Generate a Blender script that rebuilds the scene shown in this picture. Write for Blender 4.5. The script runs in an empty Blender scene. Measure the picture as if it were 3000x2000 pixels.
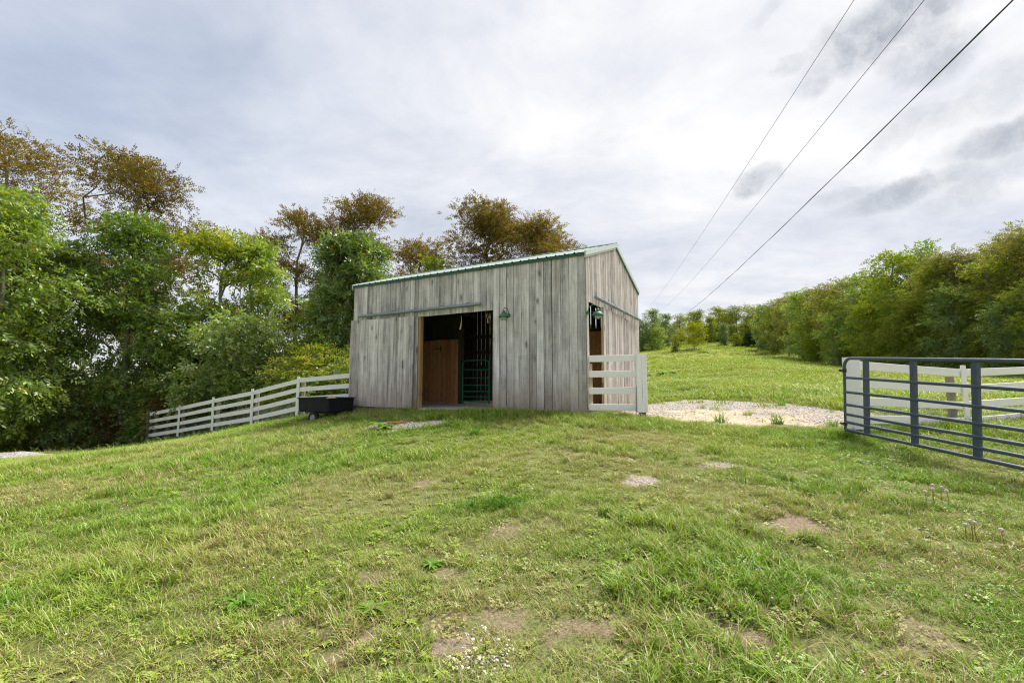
import bpy, bmesh, math, random
import numpy as np
from mathutils import Vector, Matrix, Euler
R = math.radians
random.seed(7); rng = np.random.default_rng(11)
SC = bpy.context.scene
COL = SC.collection

# ------------------------------------------------------------------ camera
F_PX, PITCH = 1305.6, 0.0905            # focal length in pixels of a 3000 px wide frame
cam_d = bpy.data.cameras.new('camera'); cam = bpy.data.objects.new('camera', cam_d); COL.objects.link(cam)
cam.location = (0, 0, 0); cam.rotation_euler = (math.pi/2 + PITCH, 0, 0)
cam_d.sensor_width = 36.0; cam_d.lens = F_PX/3000*36; cam_d.clip_start = .05; cam_d.clip_end = 6000
SC.camera = cam

# ------------------------------------------------------------------ world, sun, exposure
SUN_EL, SUN_AZ = R(55), R(50)           # azimuth measured from +Y (view direction) to the right
sun_dir = Vector((math.sin(SUN_AZ)*math.cos(SUN_EL), math.cos(SUN_AZ)*math.cos(SUN_EL), math.sin(SUN_EL)))
SC.view_settings.view_transform = 'Standard'; SC.view_settings.look = 'None'
SC.view_settings.exposure = 1.13; SC.view_settings.gamma = 1.0; SC.view_settings.use_curve_mapping = False
sun_l = bpy.data.lights.new('sun', 'SUN'); sun = bpy.data.objects.new('sun', sun_l); COL.objects.link(sun)
sun_l.energy = 3.3; sun_l.angle = R(18); sun_l.color = (1.0, .965, .90)
sun.rotation_euler = (-sun_dir).to_track_quat('-Z', 'Y').to_euler(); sun.location = (20, 20, 30)

class NT:
    """small node-tree writer"""
    def __init__(s, tree): s.t = tree; s.n = tree.nodes; s.l = tree.links
    def node(s, typ, **kw):
        n = s.n.new(typ)
        for k, v in kw.items():
            if k.startswith('i_'):
                key = k[2:]; key = int(key) if key.isdigit() else key
                s.set(n.inputs[key], v)
            else: setattr(n, k, v)
        return n
    def set(s, sock, v):
        if isinstance(v, bpy.types.NodeSocket): s.l.new(v, sock)
        elif isinstance(v, (tuple, list)) and sock.type == 'RGBA' and len(v) == 3: sock.default_value = (*v, 1)
        else: sock.default_value = v
    def math(s, op, a, b=0.0, c=None, clamp=False):
        n = s.n.new('ShaderNodeMath'); n.operation = op; n.use_clamp = clamp
        s.set(n.inputs[0], a); s.set(n.inputs[1], b)
        if c is not None: s.set(n.inputs[2], c)
        return n.outputs[0]
    def vmath(s, op, a, b=(0, 0, 0), scale=None):
        n = s.n.new('ShaderNodeVectorMath'); n.operation = op
        s.set(n.inputs[0], a); s.set(n.inputs[1], b)
        if scale is not None: s.set(n.inputs[3], scale)
        return n.outputs[1] if op in ('DOT_PRODUCT', 'LENGTH', 'DISTANCE') else n.outputs[0]
    def mix(s, f, a, b, blend='MIX'):
        n = s.n.new('ShaderNodeMix'); n.data_type = 'RGBA'; n.blend_type = blend
        s.set(n.inputs[0], f); s.set(n.inputs[6], a); s.set(n.inputs[7], b); return n.outputs[2]
    def ramp(s, f, stops, interp='LINEAR'):
        n = s.n.new('ShaderNodeValToRGB'); n.color_ramp.interpolation = interp
        e = n.color_ramp.elements
        while len(e) < len(stops): e.new(.5)
        for el, (p, c) in zip(e, stops):
            el.position = p; el.color = (c, c, c, 1) if isinstance(c, (int, float)) else (*c, 1)
        s.set(n.inputs[0], f); return n.outputs[0]
    def rng(s, v, a, b, c=0.0, d=1.0, smooth=False):
        n = s.n.new('ShaderNodeMapRange'); n.clamp = True
        if smooth: n.interpolation_type = 'SMOOTHSTEP'
        s.set(n.inputs[0], v)
        for i, q in zip((1, 2, 3, 4), (a, b, c, d)): s.set(n.inputs[i], q)
        return n.outputs[0]
    def noise(s, vec, scale, detail=4.0, rough=.55, dist=0.0, col=False):
        n = s.n.new('ShaderNodeTexNoise'); s.set(n.inputs['Vector'], vec)
        n.inputs['Scale'].default_value = scale; n.inputs['Detail'].default_value = detail
        n.inputs['Roughness'].default_value = rough; n.inputs['Distortion'].default_value = dist
        return n.outputs[1] if col else n.outputs[0]

world = bpy.data.worlds.new('World'); SC.world = world; world.use_nodes = True
w = NT(world.node_tree); w.n.clear()
w_out = w.node('ShaderNodeOutputWorld'); w_bg = w.node('ShaderNodeBackground')
sky = w.node('ShaderNodeTexSky'); sky.sky_type = 'NISHITA'; sky.sun_disc = False
sky.sun_elevation = SUN_EL; sky.sun_rotation = SUN_AZ; sky.air_density = 1.2; sky.dust_density = 1.5
direc = w.node('ShaderNodeTexCoord').outputs['Generated']
dn = w.vmath('NORMALIZE', direc)
sep = w.node('ShaderNodeSeparateXYZ', i_0=dn)
zc = w.math('MAXIMUM', sep.outputs[2], 0.0)
zden = w.math('ADD', zc, .22)
flat = w.node('ShaderNodeCombineXYZ', i_0=w.math('DIVIDE', sep.outputs[0], zden), i_1=w.math('DIVIDE', sep.outputs[1], zden)).outputs[0]
blue = w.mix(1.0, sky.outputs[0], (.085, .085, .085), 'MULTIPLY')
sun_cos = w.math('MAXIMUM', w.vmath('DOT_PRODUCT', dn, tuple(sun_dir)), 0.0)
glow = w.math('POWER', sun_cos, 5.0)
glow2 = w.math('POWER', sun_cos, 1.6)
warp = w.vmath('ADD', flat, w.vmath('SCALE', w.vmath('SUBTRACT', w.noise(flat, .9, 3, .5, col=True), (.5, .5, .5)), scale=.55))
stretch = w.node('ShaderNodeMapping', i_Vector=warp); stretch.inputs['Rotation'].default_value = (0, 0, R(-28)); stretch.inputs['Scale'].default_value = (.75, 1.5, 1)
stretch.inputs['Location'].default_value = (1.3, .4, 0)
n_big = w.noise(stretch.outputs[0], .85, 7, .56)
n_fine = w.noise(warp, 2.6, 8, .6)
n_veil = w.noise(stretch.outputs[0], .33, 3, .5)
# high veil: nearly everywhere, thinner away from the sun
cover = w.math('ADD', w.rng(n_veil, .30, .62), w.math('MULTIPLY', glow2, 1.1), clamp=True)
cover = w.math('ADD', w.math('MULTIPLY', cover, .68), .32, clamp=True)
bright = w.math('ADD', w.rng(n_big, .32, .72), w.math('MULTIPLY', w.math('SUBTRACT', n_fine, .5), .95))
bright = w.math('ADD', bright, w.math('MULTIPLY', w.math('SUBTRACT', w.noise(warp, 6.5, 8, .62), .5), .55))
lum = w.math('ADD', .272, w.math('MULTIPLY', bright, .15))
lum = w.math('ADD', lum, w.math('MULTIPLY', glow2, .075))
lum = w.math('ADD', lum, w.math('MULTIPLY', w.math('POWER', w.math('SUBTRACT', 1.0, zc), 7.0), .055))
lum = w.math('ADD', lum, w.math('MULTIPLY', glow, .045))
cloud_tint = w.mix(w.rng(lum, .29, .45), (.845, .935, 1.125), (.995, .997, 1.02))
cloud = w.vmath('SCALE', cloud_tint, scale=lum)
veil = w.mix(cover, blue, cloud)
# low dark scraps of cloud, backlit: a handful of directions, broken up by noise
def direction(px, py):
    u = Vector(((px-1500)/F_PX, 1, (1000-py)/F_PX)); c, s = math.cos(PITCH), math.sin(PITCH)
    return Vector((u.x, u.y*c - u.z*s, u.y*s + u.z*c))
wd = w.vmath('ADD', dn, w.vmath('SCALE', w.vmath('SUBTRACT', w.noise(dn, 13.0, 6, .62, col=True), (.5, .5, .5)), scale=.06))
scr = None
for (px, py, rx, ry, rot, k) in ((2590, 85, .125, .055, 8, 1.0), (2715, 150, .07, .05, -30, .8), (2640, 560, .115, .026, 8, .8), (2215, 540, .05, .03, 30, .75),
        (2960, 395, .09, .028, 6, .8), (2880, 285, .10, .035, 15, .42), (2310, 195, .04, .022, 5, .42), (2390, 255, .035, .022, 0, .5),
        (2870, 530, .10, .03, 20, .45), (2640, 380, .08, .03, 20, .4), (2260, 15, .05, .016, 25, .3), (2480, 570, .07, .02, 0, .35)):
    d = direction(px, py).normalized()
    right = d.cross(Vector((0, 0, 1))).normalized(); up = right.cross(d)
    a = R(rot); ex = right*math.cos(a) + up*math.sin(a); ey = -right*math.sin(a) + up*math.cos(a)
    rx, ry = rx*.80, ry*.85
    a1 = w.math('MULTIPLY', w.math('SUBTRACT', w.vmath('DOT_PRODUCT', wd, tuple(ex)), d.dot(ex)), 1/rx)
    a2 = w.math('MULTIPLY', w.math('SUBTRACT', w.vmath('DOT_PRODUCT', wd, tuple(ey)), d.dot(ey)), 1/ry)
    rr = w.math('ADD', w.math('MULTIPLY', a1, a1), w.math('MULTIPLY', a2, a2))
    front = w.math('GREATER_THAN', w.vmath('DOT_PRODUCT', dn, tuple(d)), 0.0)
    m = w.math('MULTIPLY', w.math('MULTIPLY', w.rng(rr, 1.55, .0, 0, 1, True), k), front)
    scr = m if scr is None else w.math('MAXIMUM', scr, m)
scr = w.math('MULTIPLY', scr, w.rng(w.noise(wd, 17.0, 6, .65), .33, .60, .25, 1.0))
veil = w.mix(w.math('MULTIPLY', scr, .80), veil, (.150, .172, .205))
w.set(w_bg.inputs[0], veil); w_bg.inputs[1].default_value = 1.0
w.l.new(w_bg.outputs[0], w_out.inputs[0])

SC.cycles.use_denoising = True; SC.cycles.denoising_prefilter = 'NONE'; SC.cycles.denoising_input_passes = 'RGB_ALBEDO_NORMAL'
SC.cycles.max_bounces = 6; SC.cycles.diffuse_bounces = 3; SC.cycles.transmission_bounces = 4; SC.cycles.transparent_max_bounces = 8
SC.cycles.sample_clamp_indirect = 3.0
SC.cycles.filter_width = 1.15; SC.cycles.caustics_reflective = False; SC.cycles.caustics_refractive = False; SC.cycles.blur_glossy = .5
SC.cycles.use_adaptive_sampling = True; SC.cycles.adaptive_threshold = .015

# ------------------------------------------------------------------ coordinates
def ray(px, py):
    d = direction(px, py); return d/d.y
def at(px, py, Y):
    d = ray(px, py); return Vector((d.x*Y, Y, d.z*Y))
BC = Vector((1.6308, 9.7776)); YAW = .5053; BL, BW = 7.32, 4.95; BZ = -.70
XD = Vector((math.cos(YAW), -math.sin(YAW))); YD = Vector((math.sin(YAW), math.cos(YAW)))
def barn_xy(t, g): return BC - XD*t + YD*g

# ---- noise in numpy
def _h(ix, iy, s):
    v = np.sin(ix*127.1 + iy*311.7 + s*74.7)*43758.5453
    return v - np.floor(v)
def vnoise(x, y, s=0):
    ix, iy = np.floor(x), np.floor(y); fx, fy = x-ix, y-iy
    fx = fx*fx*(3-2*fx); fy = fy*fy*(3-2*fy)
    return (_h(ix, iy, s)*(1-fx)+_h(ix+1, iy, s)*fx)*(1-fy) + (_h(ix, iy+1, s)*(1-fx)+_h(ix+1, iy+1, s)*fx)*fy
def fbm(x, y, s=0, o=4):
    r = 0; a = .5
    for k in range(o):
        r = r + a*vnoise(x*2**k + 17.3*k, y*2**k - 9.1*k, s+k); a *= .5
    return r/(1-.5**o)

# ---- terrain: thin-plate spline through surveyed points
ctl = [(0, 0, -1.5), (0, -6, -1.95), (6, -5, -1.7), (-8, -5, -2.2), (1.63, 9.55, -.735), (2.9, 9.6, -.80), (5.9, 7.8, -.87), (5.67, 5.5, -1.06), (5.5, 2.5, -1.33),
       (-2.0, 11.4, -.76), (-4.9, 13.1, -.92), (-5.5, 12.25, -1.13), (-4.3, 11.6, -.98), (-2.3, 9.6, -.88), (0, 5, -1.13), (3, 5, -1.08), (0, 2.5, -1.31), (-3, 3, -1.44), (-3, 7, -1.14),
       (-6.9, 14.4, -1.14), (-9.03, 15.6, -1.55), (-11.15, 16.8, -1.88), (-13.3, 18.0, -2.23), (-15.45, 19.1, -2.55),
       (-18.4, 16, -2.5), (-10, 8, -1.72), (-14, 12, -2.2), (-12.9, 16, -2.38), (-11.5, 15.3, -2.12), (-15.5, 17, -2.64), (-9.3, 14, -1.75), (-7, 5, -1.6), (-16, 9, -2.3), (-24, 10, -3.0), (-20.7, 17.8, -2.83),
       (-22, 20.5, -3.8), (-17, 22.5, -3.9), (-11, 21, -3.0), (-6, 18, -1.9), (-2, 20, -1.5), (-30, 32, -7), (-15, 40, -7), (0, 34, -2.8), (-45, 60, -9), (-20, 90, -6), (-60, 20, -9), (-80, 80, -12), (-40, -30, -6),
       (4.1, 14.2, -.64), (0.5, 16, -.95), (7, 13, -.55), (9, 10, -.70), (12, 9, -.72), (9.5, 5, -.95), (14, 3, -.95), (20, -20, -1.6), (40, 0, -.6)]
for (px, py, Y) in ((1977, 1166, 14), (2300, 1172, 12.6), (2460, 1192, 10.8), (2000, 1120, 22), (2250, 1125, 22), (2015, 1022, 95), (1873, 1034, 95), (2100, 1003, 118), (2220, 1016, 100), (2330, 1040, 72),
                    (2458, 1068, 52), (2640, 1086, 42), (2900, 1096, 36), (2150, 1056, 55), (2000, 1066, 50), (2100, 1095, 33), (2600, 1108, 26), (2000, 985, 150), (2400, 1000, 130), (1700, 1010, 150)):
    p = at(px, py, Y); ctl.append(tuple(p))
ctl += [(60, 45, 4.0), (75, 90, 8.5), (60, 15, 1.0), (90, 40, 6)]
ctl = np.array(ctl)
def _U(d2): return np.where(d2 > 0, d2*np.log(np.maximum(d2, 1e-12)), 0)
_d2 = ((ctl[:, None, :2]-ctl[None, :, :2])**2).sum(2)
_n = len(ctl); _A = np.zeros((_n+3, _n+3)); _A[:_n, :_n] = _U(_d2) + np.eye(_n)*2.0
_A[:_n, _n] = 1; _A[:_n, _n+1:] = ctl[:, :2]; _A[_n, :_n] = 1; _A[_n+1:, :_n] = ctl[:, :2].T
_W = np.linalg.solve(_A, np.concatenate([ctl[:, 2], np.zeros(3)]))
def terrain(x, y, bumps=True):
    x = np.atleast_1d(np.asarray(x, float)); y = np.atleast_1d(np.asarray(y, float))
    r = np.hypot(x, y); k = np.minimum(1, 150/np.maximum(r, 1e-6)); xs, ys = x*k, y*k
    z = np.full(x.shape, _W[_n]) + _W[_n+1]*xs + _W[_n+2]*ys
    for i in range(_n): z = z + _W[i]*_U((xs-ctl[i, 0])**2 + (ys-ctl[i, 1])**2)
    z = z - np.maximum(0, r-160)*.02*np.exp(-np.maximum(0, r-160)/900)
    if bumps:
        z = z + (fbm(x*.9, y*.9, 3, 3)-.5)*.09*np.clip(r/4, .3, 1) + (fbm(x*.16, y*.16, 5, 2)-.5)*.16*np.clip((r-4)/8, 0, 1)
        # level pad under the barn
        rel = np.stack([x-BC.x, y-BC.y]); t = -(rel[0]*XD.x+rel[1]*XD.y); g = rel[0]*YD.x+rel[1]*YD.y
        out = np.maximum(np.maximum(-t, t-BL), np.maximum(-g, g-BW))
        inside = np.clip(1-(out+.05)/.35, 0, 1)
        z = np.where(inside > 0, z*(1-inside) + np.minimum(z, BZ-.12)*inside, z)
    return z
def tz(x, y): return float(terrain(x, y)[0])
def ground_hit(px, py):
    d = ray(px, py); ys = np.concatenate([np.linspace(1.2, 30, 600), np.linspace(30.2, 150, 500)])
    z = terrain(d.x*ys, ys, False); below = (d.z*ys) <= z
    i = int(np.argmax(below)) if below.any() else len(ys)-1
    return Vector((d.x*ys[i], ys[i], z[i]))

# ------------------------------------------------------------------ materials
def material(name):
    m = bpy.data.materials.new(name); m.use_nodes = True; t = NT(m.node_tree); t.n.clear()
    t.out = t.node('ShaderNodeOutputMaterial'); return m, t
def principled(t, col, rough=.8, metal=0.0, spec=.35, bump=None, strength=.3, dist=.01):
    b = t.node('ShaderNodeBsdfPrincipled'); t.set(b.inputs['Base Color'], col); t.set(b.inputs['Roughness'], rough)
    t.set(b.inputs['Metallic'], metal); b.inputs['Specular IOR Level'].default_value = spec
    if bump is not None:
        bn = t.node('ShaderNodeBump'); t.set(bn.inputs['Height'], bump); bn.inputs['Strength'].default_value = strength; bn.inputs['Distance'].default_value = dist
        t.l.new(bn.outputs[0], b.inputs['Normal'])
    t.l.new(b.outputs[0], t.out.inputs[0]); return b

def wood_mat(name, dark, light, brown, vertical=True, mud=0.0, contrast=1.0, knots=True):
    """weathered sawn boards: grain runs along local Z (or X)"""
    m, t = material(name)
    oc = t.node('ShaderNodeTexCoord').outputs['Object']; info = t.node('ShaderNodeObjectInfo')
    off = t.node('ShaderNodeCombineXYZ', i_0=t.math('MULTIPLY', info.outputs['Random'], 31.7), i_1=t.math('MULTIPLY', info.outputs['Random'], 17.1), i_2=t.math('MULTIPLY', info.outputs['Random'], 53.0)).outputs[0]
    v = t.vmath('ADD', oc, off)
    mp = t.node('ShaderNodeMapping', i_Vector=v); mp.inputs['Scale'].default_value = (1, 1, .045) if vertical else (.045, 1, 1)
    wv = t.vmath('ADD', mp.outputs[0], t.vmath('SCALE', t.vmath('SUBTRACT', t.noise(v, 2.2, 2, .5, col=True), (.5, .5, .5)), scale=.05))
    grain = t.noise(wv, 34, 6, .62)
    streak = t.noise(wv, 9, 4, .6)
    blotch = t.noise(v, 2.6, 5, .6)
    f = t.math('ADD', t.math('MULTIPLY', grain, .5), t.math('ADD', t.math('MULTIPLY', streak, .75), t.math('MULTIPLY', blotch, .35)))
    f = t.math('ADD', f, t.math('MULTIPLY', t.math('SUBTRACT', info.outputs['Random'], .5), .20))
    f = t.rng(f, .80-.26*contrast, .80+.26*contrast)
    col = t.mix(f, dark, light)
    br = t.rng(t.noise(wv, 5.5, 4, .6), .52, .72)
    col = t.mix(t.math('MULTIPLY', br, .55), col, brown)
    # fine saw lines across the grain
    sm = t.node('ShaderNodeMapping', i_Vector=v); sm.inputs['Scale'].default_value = (.06, 1, 1) if vertical else (1, 1, .06)
    saw = t.noise(sm.outputs[0], 75, 3, .7)
    col = t.mix(t.rng(saw, .52, .72, 0, .40), col, t.mix(1.0, col, (.55, .55, .55), 'MULTIPLY'))
    if knots:
        kv = t.node('ShaderNodeMapping', i_Vector=v); kv.inputs['Scale'].default_value = (1, .3, .42) if vertical else (.42, .3, 1)
        vo = t.node('ShaderNodeTexVoronoi'); t.set(vo.inputs['Vector'], t.vmath('ADD', kv.outputs[0], t.vmath('SCALE', t.noise(v, 9, 2, .5, col=True), scale=.04))); vo.inputs['Scale'].default_value = 4.2
        wn = t.node('ShaderNodeSeparateColor', i_0=vo.outputs['Color'])
        kk = t.math('MULTIPLY', t.rng(vo.outputs['Distance'], .20, .07), t.math('GREATER_THAN', wn.outputs[0], .40))
        col = t.mix(t.math('MULTIPLY', kk, .72), col, (.085, .065, .05))
        halo = t.math('MULTIPLY', t.rng(vo.outputs['Distance'], .42, .10), t.math('GREATER_THAN', wn.outputs[0], .70))
        col = t.mix(t.math('MULTIPLY', halo, .30), col, (.20, .17, .145))
    if mud:
        gz = t.node('ShaderNodeSeparateXYZ', i_0=t.node('ShaderNodeNewGeometry').outputs['Position']).outputs[2]
        mm = t.rng(t.math('ADD', gz, t.math('MULTIPLY', t.noise(v, 3.0, 4, .6), -.55)), BZ+.70, BZ-.30)
        col = t.mix(t.math('MULTIPLY', mm, mud), col, (.31, .225, .155))
    principled(t, col, .88, 0, .2, t.math('ADD', grain, t.math('MULTIPLY', saw, .6)), .45, .006)
    return m
M = {}
M['barnwood'] = wood_mat('weathered_barn_wood', (.215, .20, .212), (.84, .785, .80), (.44, .37, .31), mud=.8, contrast=.85)
M['doorwood'] = wood_mat('weathered_door_wood', (.225, .208, .215), (.86, .80, .805), (.44, .37, .31), mud=.6, contrast=.85)
M['gablewood'] = wood_mat('weathered_gable_wood', (.18, .16, .155), (.68, .63, .605), (.36, .285, .23), mud=.3, contrast=.95)
M['innerwood'] = wood_mat('brown_stall_wood', (.36, .15, .06), (.78, .40, .18), (.30, .11, .05), contrast=1.1)
M['framewood'] = wood_mat('dark_framing_wood', (.05, .042, .036), (.13, .115, .10), (.08, .06, .045), knots=False)
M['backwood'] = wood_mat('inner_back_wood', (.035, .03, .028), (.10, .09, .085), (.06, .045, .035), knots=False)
M['jambwood'] = wood_mat('golden_jamb_wood', (.24, .14, .06), (.52, .33, .16), (.33, .19, .085), contrast=1.2)
M['edgewood'] = wood_mat('pale_edge_wood', (.42, .33, .21), (.66, .55, .38), (.5, .36, .2))
M['postwood'] = wood_mat('raw_post_wood', (.14, .115, .085), (.38, .335, .27), (.24, .17, .11), knots=False)
M['stub'] = wood_mat('raw_stub_wood', (.10, .09, .06), (.26, .24, .17), (.17, .14, .09), knots=False)

def paint_mat(name, base, dirt, amount, crack=0.0):
    m, t = material(name); oc = t.node('ShaderNodeTexCoord').outputs['Object']; info = t.node('ShaderNodeObjectInfo')
    v = t.vmath('ADD', oc, t.node('ShaderNodeCombineXYZ', i_0=t.math('MULTIPLY', info.outputs['Random'], 23.0), i_2=t.math('MULTIPLY', info.outputs['Random'], 41.0)).outputs[0])
    mp = t.node('ShaderNodeMapping', i_Vector=v); mp.inputs['Scale'].default_value = (.10, 1, 1)
    gr = t.noise(mp.outputs[0], 26, 6, .65); bl = t.noise(v, 3.4, 6, .65)
    f = t.rng(t.math('ADD', t.math('MULTIPLY', gr, .6), t.math('MULTIPLY', bl, .5)), .56, .80)
    col = t.mix(t.math('MULTIPLY', f, amount), base, dirt)
    sp = t.rng(t.noise(v, 42, 2, .5), .70, .76)
    col = t.mix(t.math('MULTIPLY', sp, amount*.6), col, (.2, .19, .18))
    principled(t, col, .62, 0, .3, gr, .25, .004); return m
M['white'] = paint_mat('white_fence_paint', (.92, .87, .885), (.62, .58, .56), .35)
M['oldwhite'] = paint_mat('worn_white_fence_paint', (.82, .80, .82), (.45, .43, .42), .75)
M['whitepost'] = paint_mat('white_post_paint', (.92, .87, .885), (.60, .56, .54), .35)

def metal_paint(name, base, rough, dirt=(.2, .17, .14), amount=.25, metal=0.0, spec=.5, scale=9):
    m, t = material(name); oc = t.node('ShaderNodeTexCoord').outputs['Object']
    n = t.noise(oc, scale, 7, .65); f = t.rng(n, .54, .72)
    col = t.mix(t.math('MULTIPLY', f, amount), base, dirt)
    principled(t, col, t.rng(n, .3, .7, rough-.08, rough+.14), metal, spec, n, .05, .003); return m
M['gate_steel'] = metal_paint('slate_gate_paint', (.066, .086, .128), .36, (.14, .135, .13), .5)
M['gate_channel'] = metal_paint('slate_channel_paint', (.058, .079, .120), .45, (.12, .12, .12), .6)
M['green_gate'] = metal_paint('green_gate_paint', (.015, .24, .125), .4, (.03, .09, .05), .5)
M['lamp_green'] = metal_paint('green_lamp_enamel', (.045, .135, .085), .5, (.10, .14, .10), .45, scale=22)
M['galv'] = metal_paint('galvanised_pipe', (.24, .285, .33), .42, (.16, .17, .18), .6, metal=.35)
M['roof'] = metal_paint('pale_green_roof_steel', (.33, .385, .36), .70, (.20, .26, .22), .5, spec=.12, scale=2)
M['trim_green'] = metal_paint('dark_green_trim', (.014, .075, .058), .38, (.04, .08, .06), .4)
M['trim_pale'] = metal_paint('pale_rake_trim', (.50, .56, .54), .36, (.42, .48, .43), .4)
M['cart_plastic'] = metal_paint('black_cart_plastic', (.010, .013, .019), .62, (.022, .022, .022), .5, spec=.22, scale=5)
M['rubber'] = metal_paint('tyre_rubber', (.018, .018, .019), .75, (.075, .065, .05), .6, spec=.25, scale=14)
M['rim'] = metal_paint('grey_wheel_rim', (.36, .37, .37), .5, (.2, .15, .1), .5)
M['iron'] = metal_paint('black_iron', (.025, .023, .022), .5, (.12, .05, .025), .5)
M['chain'] = metal_paint('rusty_chain', (.10, .085, .075), .55, (.12, .06, .03), .6, metal=.3, scale=40)
M['wire'] = metal_paint('galvanised_wire', (.34, .35, .36), .5, (.2, .2, .2), .4, metal=.4)
M['cable'] = metal_paint('dark_cable', (.018, .018, .02), .5, (.03, .03, .03), .3)
M['rope'] = metal_paint('tan_rope', (.48, .36, .19), .85, (.3, .2, .1), .5)
M['concrete'] = None
def simple_noise_mat(name, a, b, scale, rough=.9, bump=.4, dist=.02):
    m, t = material(name); p = t.node('ShaderNodeNewGeometry').outputs['Position']
    n = t.noise(p, scale, 6, .65); n2 = t.noise(p, scale*.13, 3, .5)
    col = t.mix(t.rng(t.math('ADD', t.math('MULTIPLY', n, .7), t.math('MULTIPLY', n2, .3)), .35, .65), a, b)
    principled(t, col, rough, 0, .2, n, bump, dist); return m
M['concrete'] = simple_noise_mat('concrete_slab', (.42, .37, .31), (.66, .61, .54), 9)
M['straw'] = simple_noise_mat('orange_straw', (.42, .24, .09), (.66, .45, .22), 30)
M['frost_glass'] = simple_noise_mat('lamp_globe_glass', (.45, .47, .46), (.6, .62, .6), 3, .2, .0)

def stone_mat(name, a, b, c):
    m, t = material(name); info = t.node('ShaderNodeObjectInfo'); p = t.node('ShaderNodeTexCoord').outputs['Object']
    col = t.ramp(info.outputs['Random'], [(0, a), (.45, b), (1, c)])
    col = t.mix(t.rng(t.noise(p, 3.0, 4, .6), .35, .7, 0, .5), col, b)
    principled(t, col, .85, 0, .25); return m
M['stone_grey'] = stone_mat('grey_gravel', (.34, .31, .275), (.54, .49, .43), (.74, .69, .62))
M['stone_white'] = stone_mat('white_limestone_chips', (.38, .33, .27), (.58, .53, .46), (.74, .71, .65))

def leaf_mat(name, c1, c2, c3, rare=None, rare_amt=.06, trans=.42, nscale=1.1, gloss=.0):
    """per-leaf and per-bough colour of living foliage"""
    m, t = material(name)
    ri = t.node('ShaderNodeNewGeometry').outputs['Random Per Island']
    oc = t.node('ShaderNodeTexCoord').outputs['Object']; info = t.node('ShaderNodeObjectInfo')
    v = t.vmath('ADD', oc, t.node('ShaderNodeCombineXYZ', i_0=t.math('MULTIPLY', info.outputs['Random'], 40.0)).outputs[0])
    n = t.noise(v, nscale, 3, .55)
    f = t.math('ADD', t.math('MULTIPLY', ri, .50), t.rng(n, .34, .66, 0, .55))
    f = t.math('ADD', f, t.math('MULTIPLY', t.math('SUBTRACT', info.outputs['Random'], .5), .42))
    col = t.ramp(f, [(.08, c1), (.5, c2), (.95, c3)])
    if rare is not None:
        n2 = t.noise(v, nscale*1.7, 2, .5)
        k = t.math('LESS_THAN', ri, t.rng(n2, .42, .72, rare_amt*.2, rare_amt*3.0))
        col = t.mix(k, col, rare)
    d = t.node('ShaderNodeBsdfDiffuse'); t.set(d.inputs[0], col)
    tr = t.node('ShaderNodeBsdfTranslucent'); t.set(tr.inputs[0], t.mix(1.0, col, (1.25, 1.22, .62), 'MULTIPLY'))
    mx = t.node('ShaderNodeMixShader'); mx.inputs[0].default_value = trans
    t.l.new(d.outputs[0], mx.inputs[1]); t.l.new(tr.outputs[0], mx.inputs[2])
    last = mx
    if gloss:
        g = t.node('ShaderNodeBsdfGlossy'); g.inputs['Roughness'].default_value = .42; g.inputs[0].default_value = (1, 1, 1, 1)
        m2 = t.node('ShaderNodeMixShader'); m2.inputs[0].default_value = gloss
        t.l.new(mx.outputs[0], m2.inputs[1]); t.l.new(g.outputs[0], m2.inputs[2]); last = m2
    t.l.new(last.outputs[0], t.out.inputs[0]); return m
M['leaf_green'] = leaf_mat('green_leaves', (.085, .165, .024), (.195, .30, .042), (.35, .45, .08), (.45, .27, .03), .03, gloss=.05)
M['leaf_deep'] = leaf_mat('deep_green_leaves', (.07, .14, .03), (.155, .245, .05), (.28, .365, .095), (.40, .20, .03), .03, gloss=.06)
M['leaf_yellow'] = leaf_mat('yellow_green_leaves', (.13, .20, .025), (.23, .31, .035), (.35, .39, .05), (.50, .36, .04), .08)
M['leaf_gold'] = leaf_mat('golden_leaves', (.20, .235, .02), (.35, .37, .03), (.48, .47, .04))
M['leaf_brown'] = leaf_mat('russet_locust_leaves', (.12, .082, .026), (.195, .125, .038), (.26, .185, .055), (.15, .18, .04), .16, trans=.4)
M['leaf_olive'] = leaf_mat('olive_leaves', (.11, .155, .028), (.205, .25, .045), (.32, .345, .075), (.36, .22, .05), .06)
M['leaf_tan'] = leaf_mat('tan_olive_leaves', (.14, .14, .04), (.235, .225, .07), (.34, .325, .105), (.17, .21, .045), .14, trans=.4)
M['leaf_rust'] = leaf_mat('rusty_scrub_leaves', (.10, .055, .022), (.16, .10, .03), (.13, .14, .03), (.30, .11, .02), .10)
M['leaf_cedar'] = leaf_mat('dark_cedar_foliage', (.018, .04, .014), (.035, .065, .024), (.06, .095, .035), trans=.2)
M['leaf_weed'] = leaf_mat('weed_leaves', (.09, .20, .022), (.15, .30, .035), (.22, .37, .06), trans=.35, gloss=.015)
M['bark'] = wood_mat('grey_bark', (.10, .088, .075), (.32, .29, .25), (.12, .095, .07), knots=False)

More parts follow.
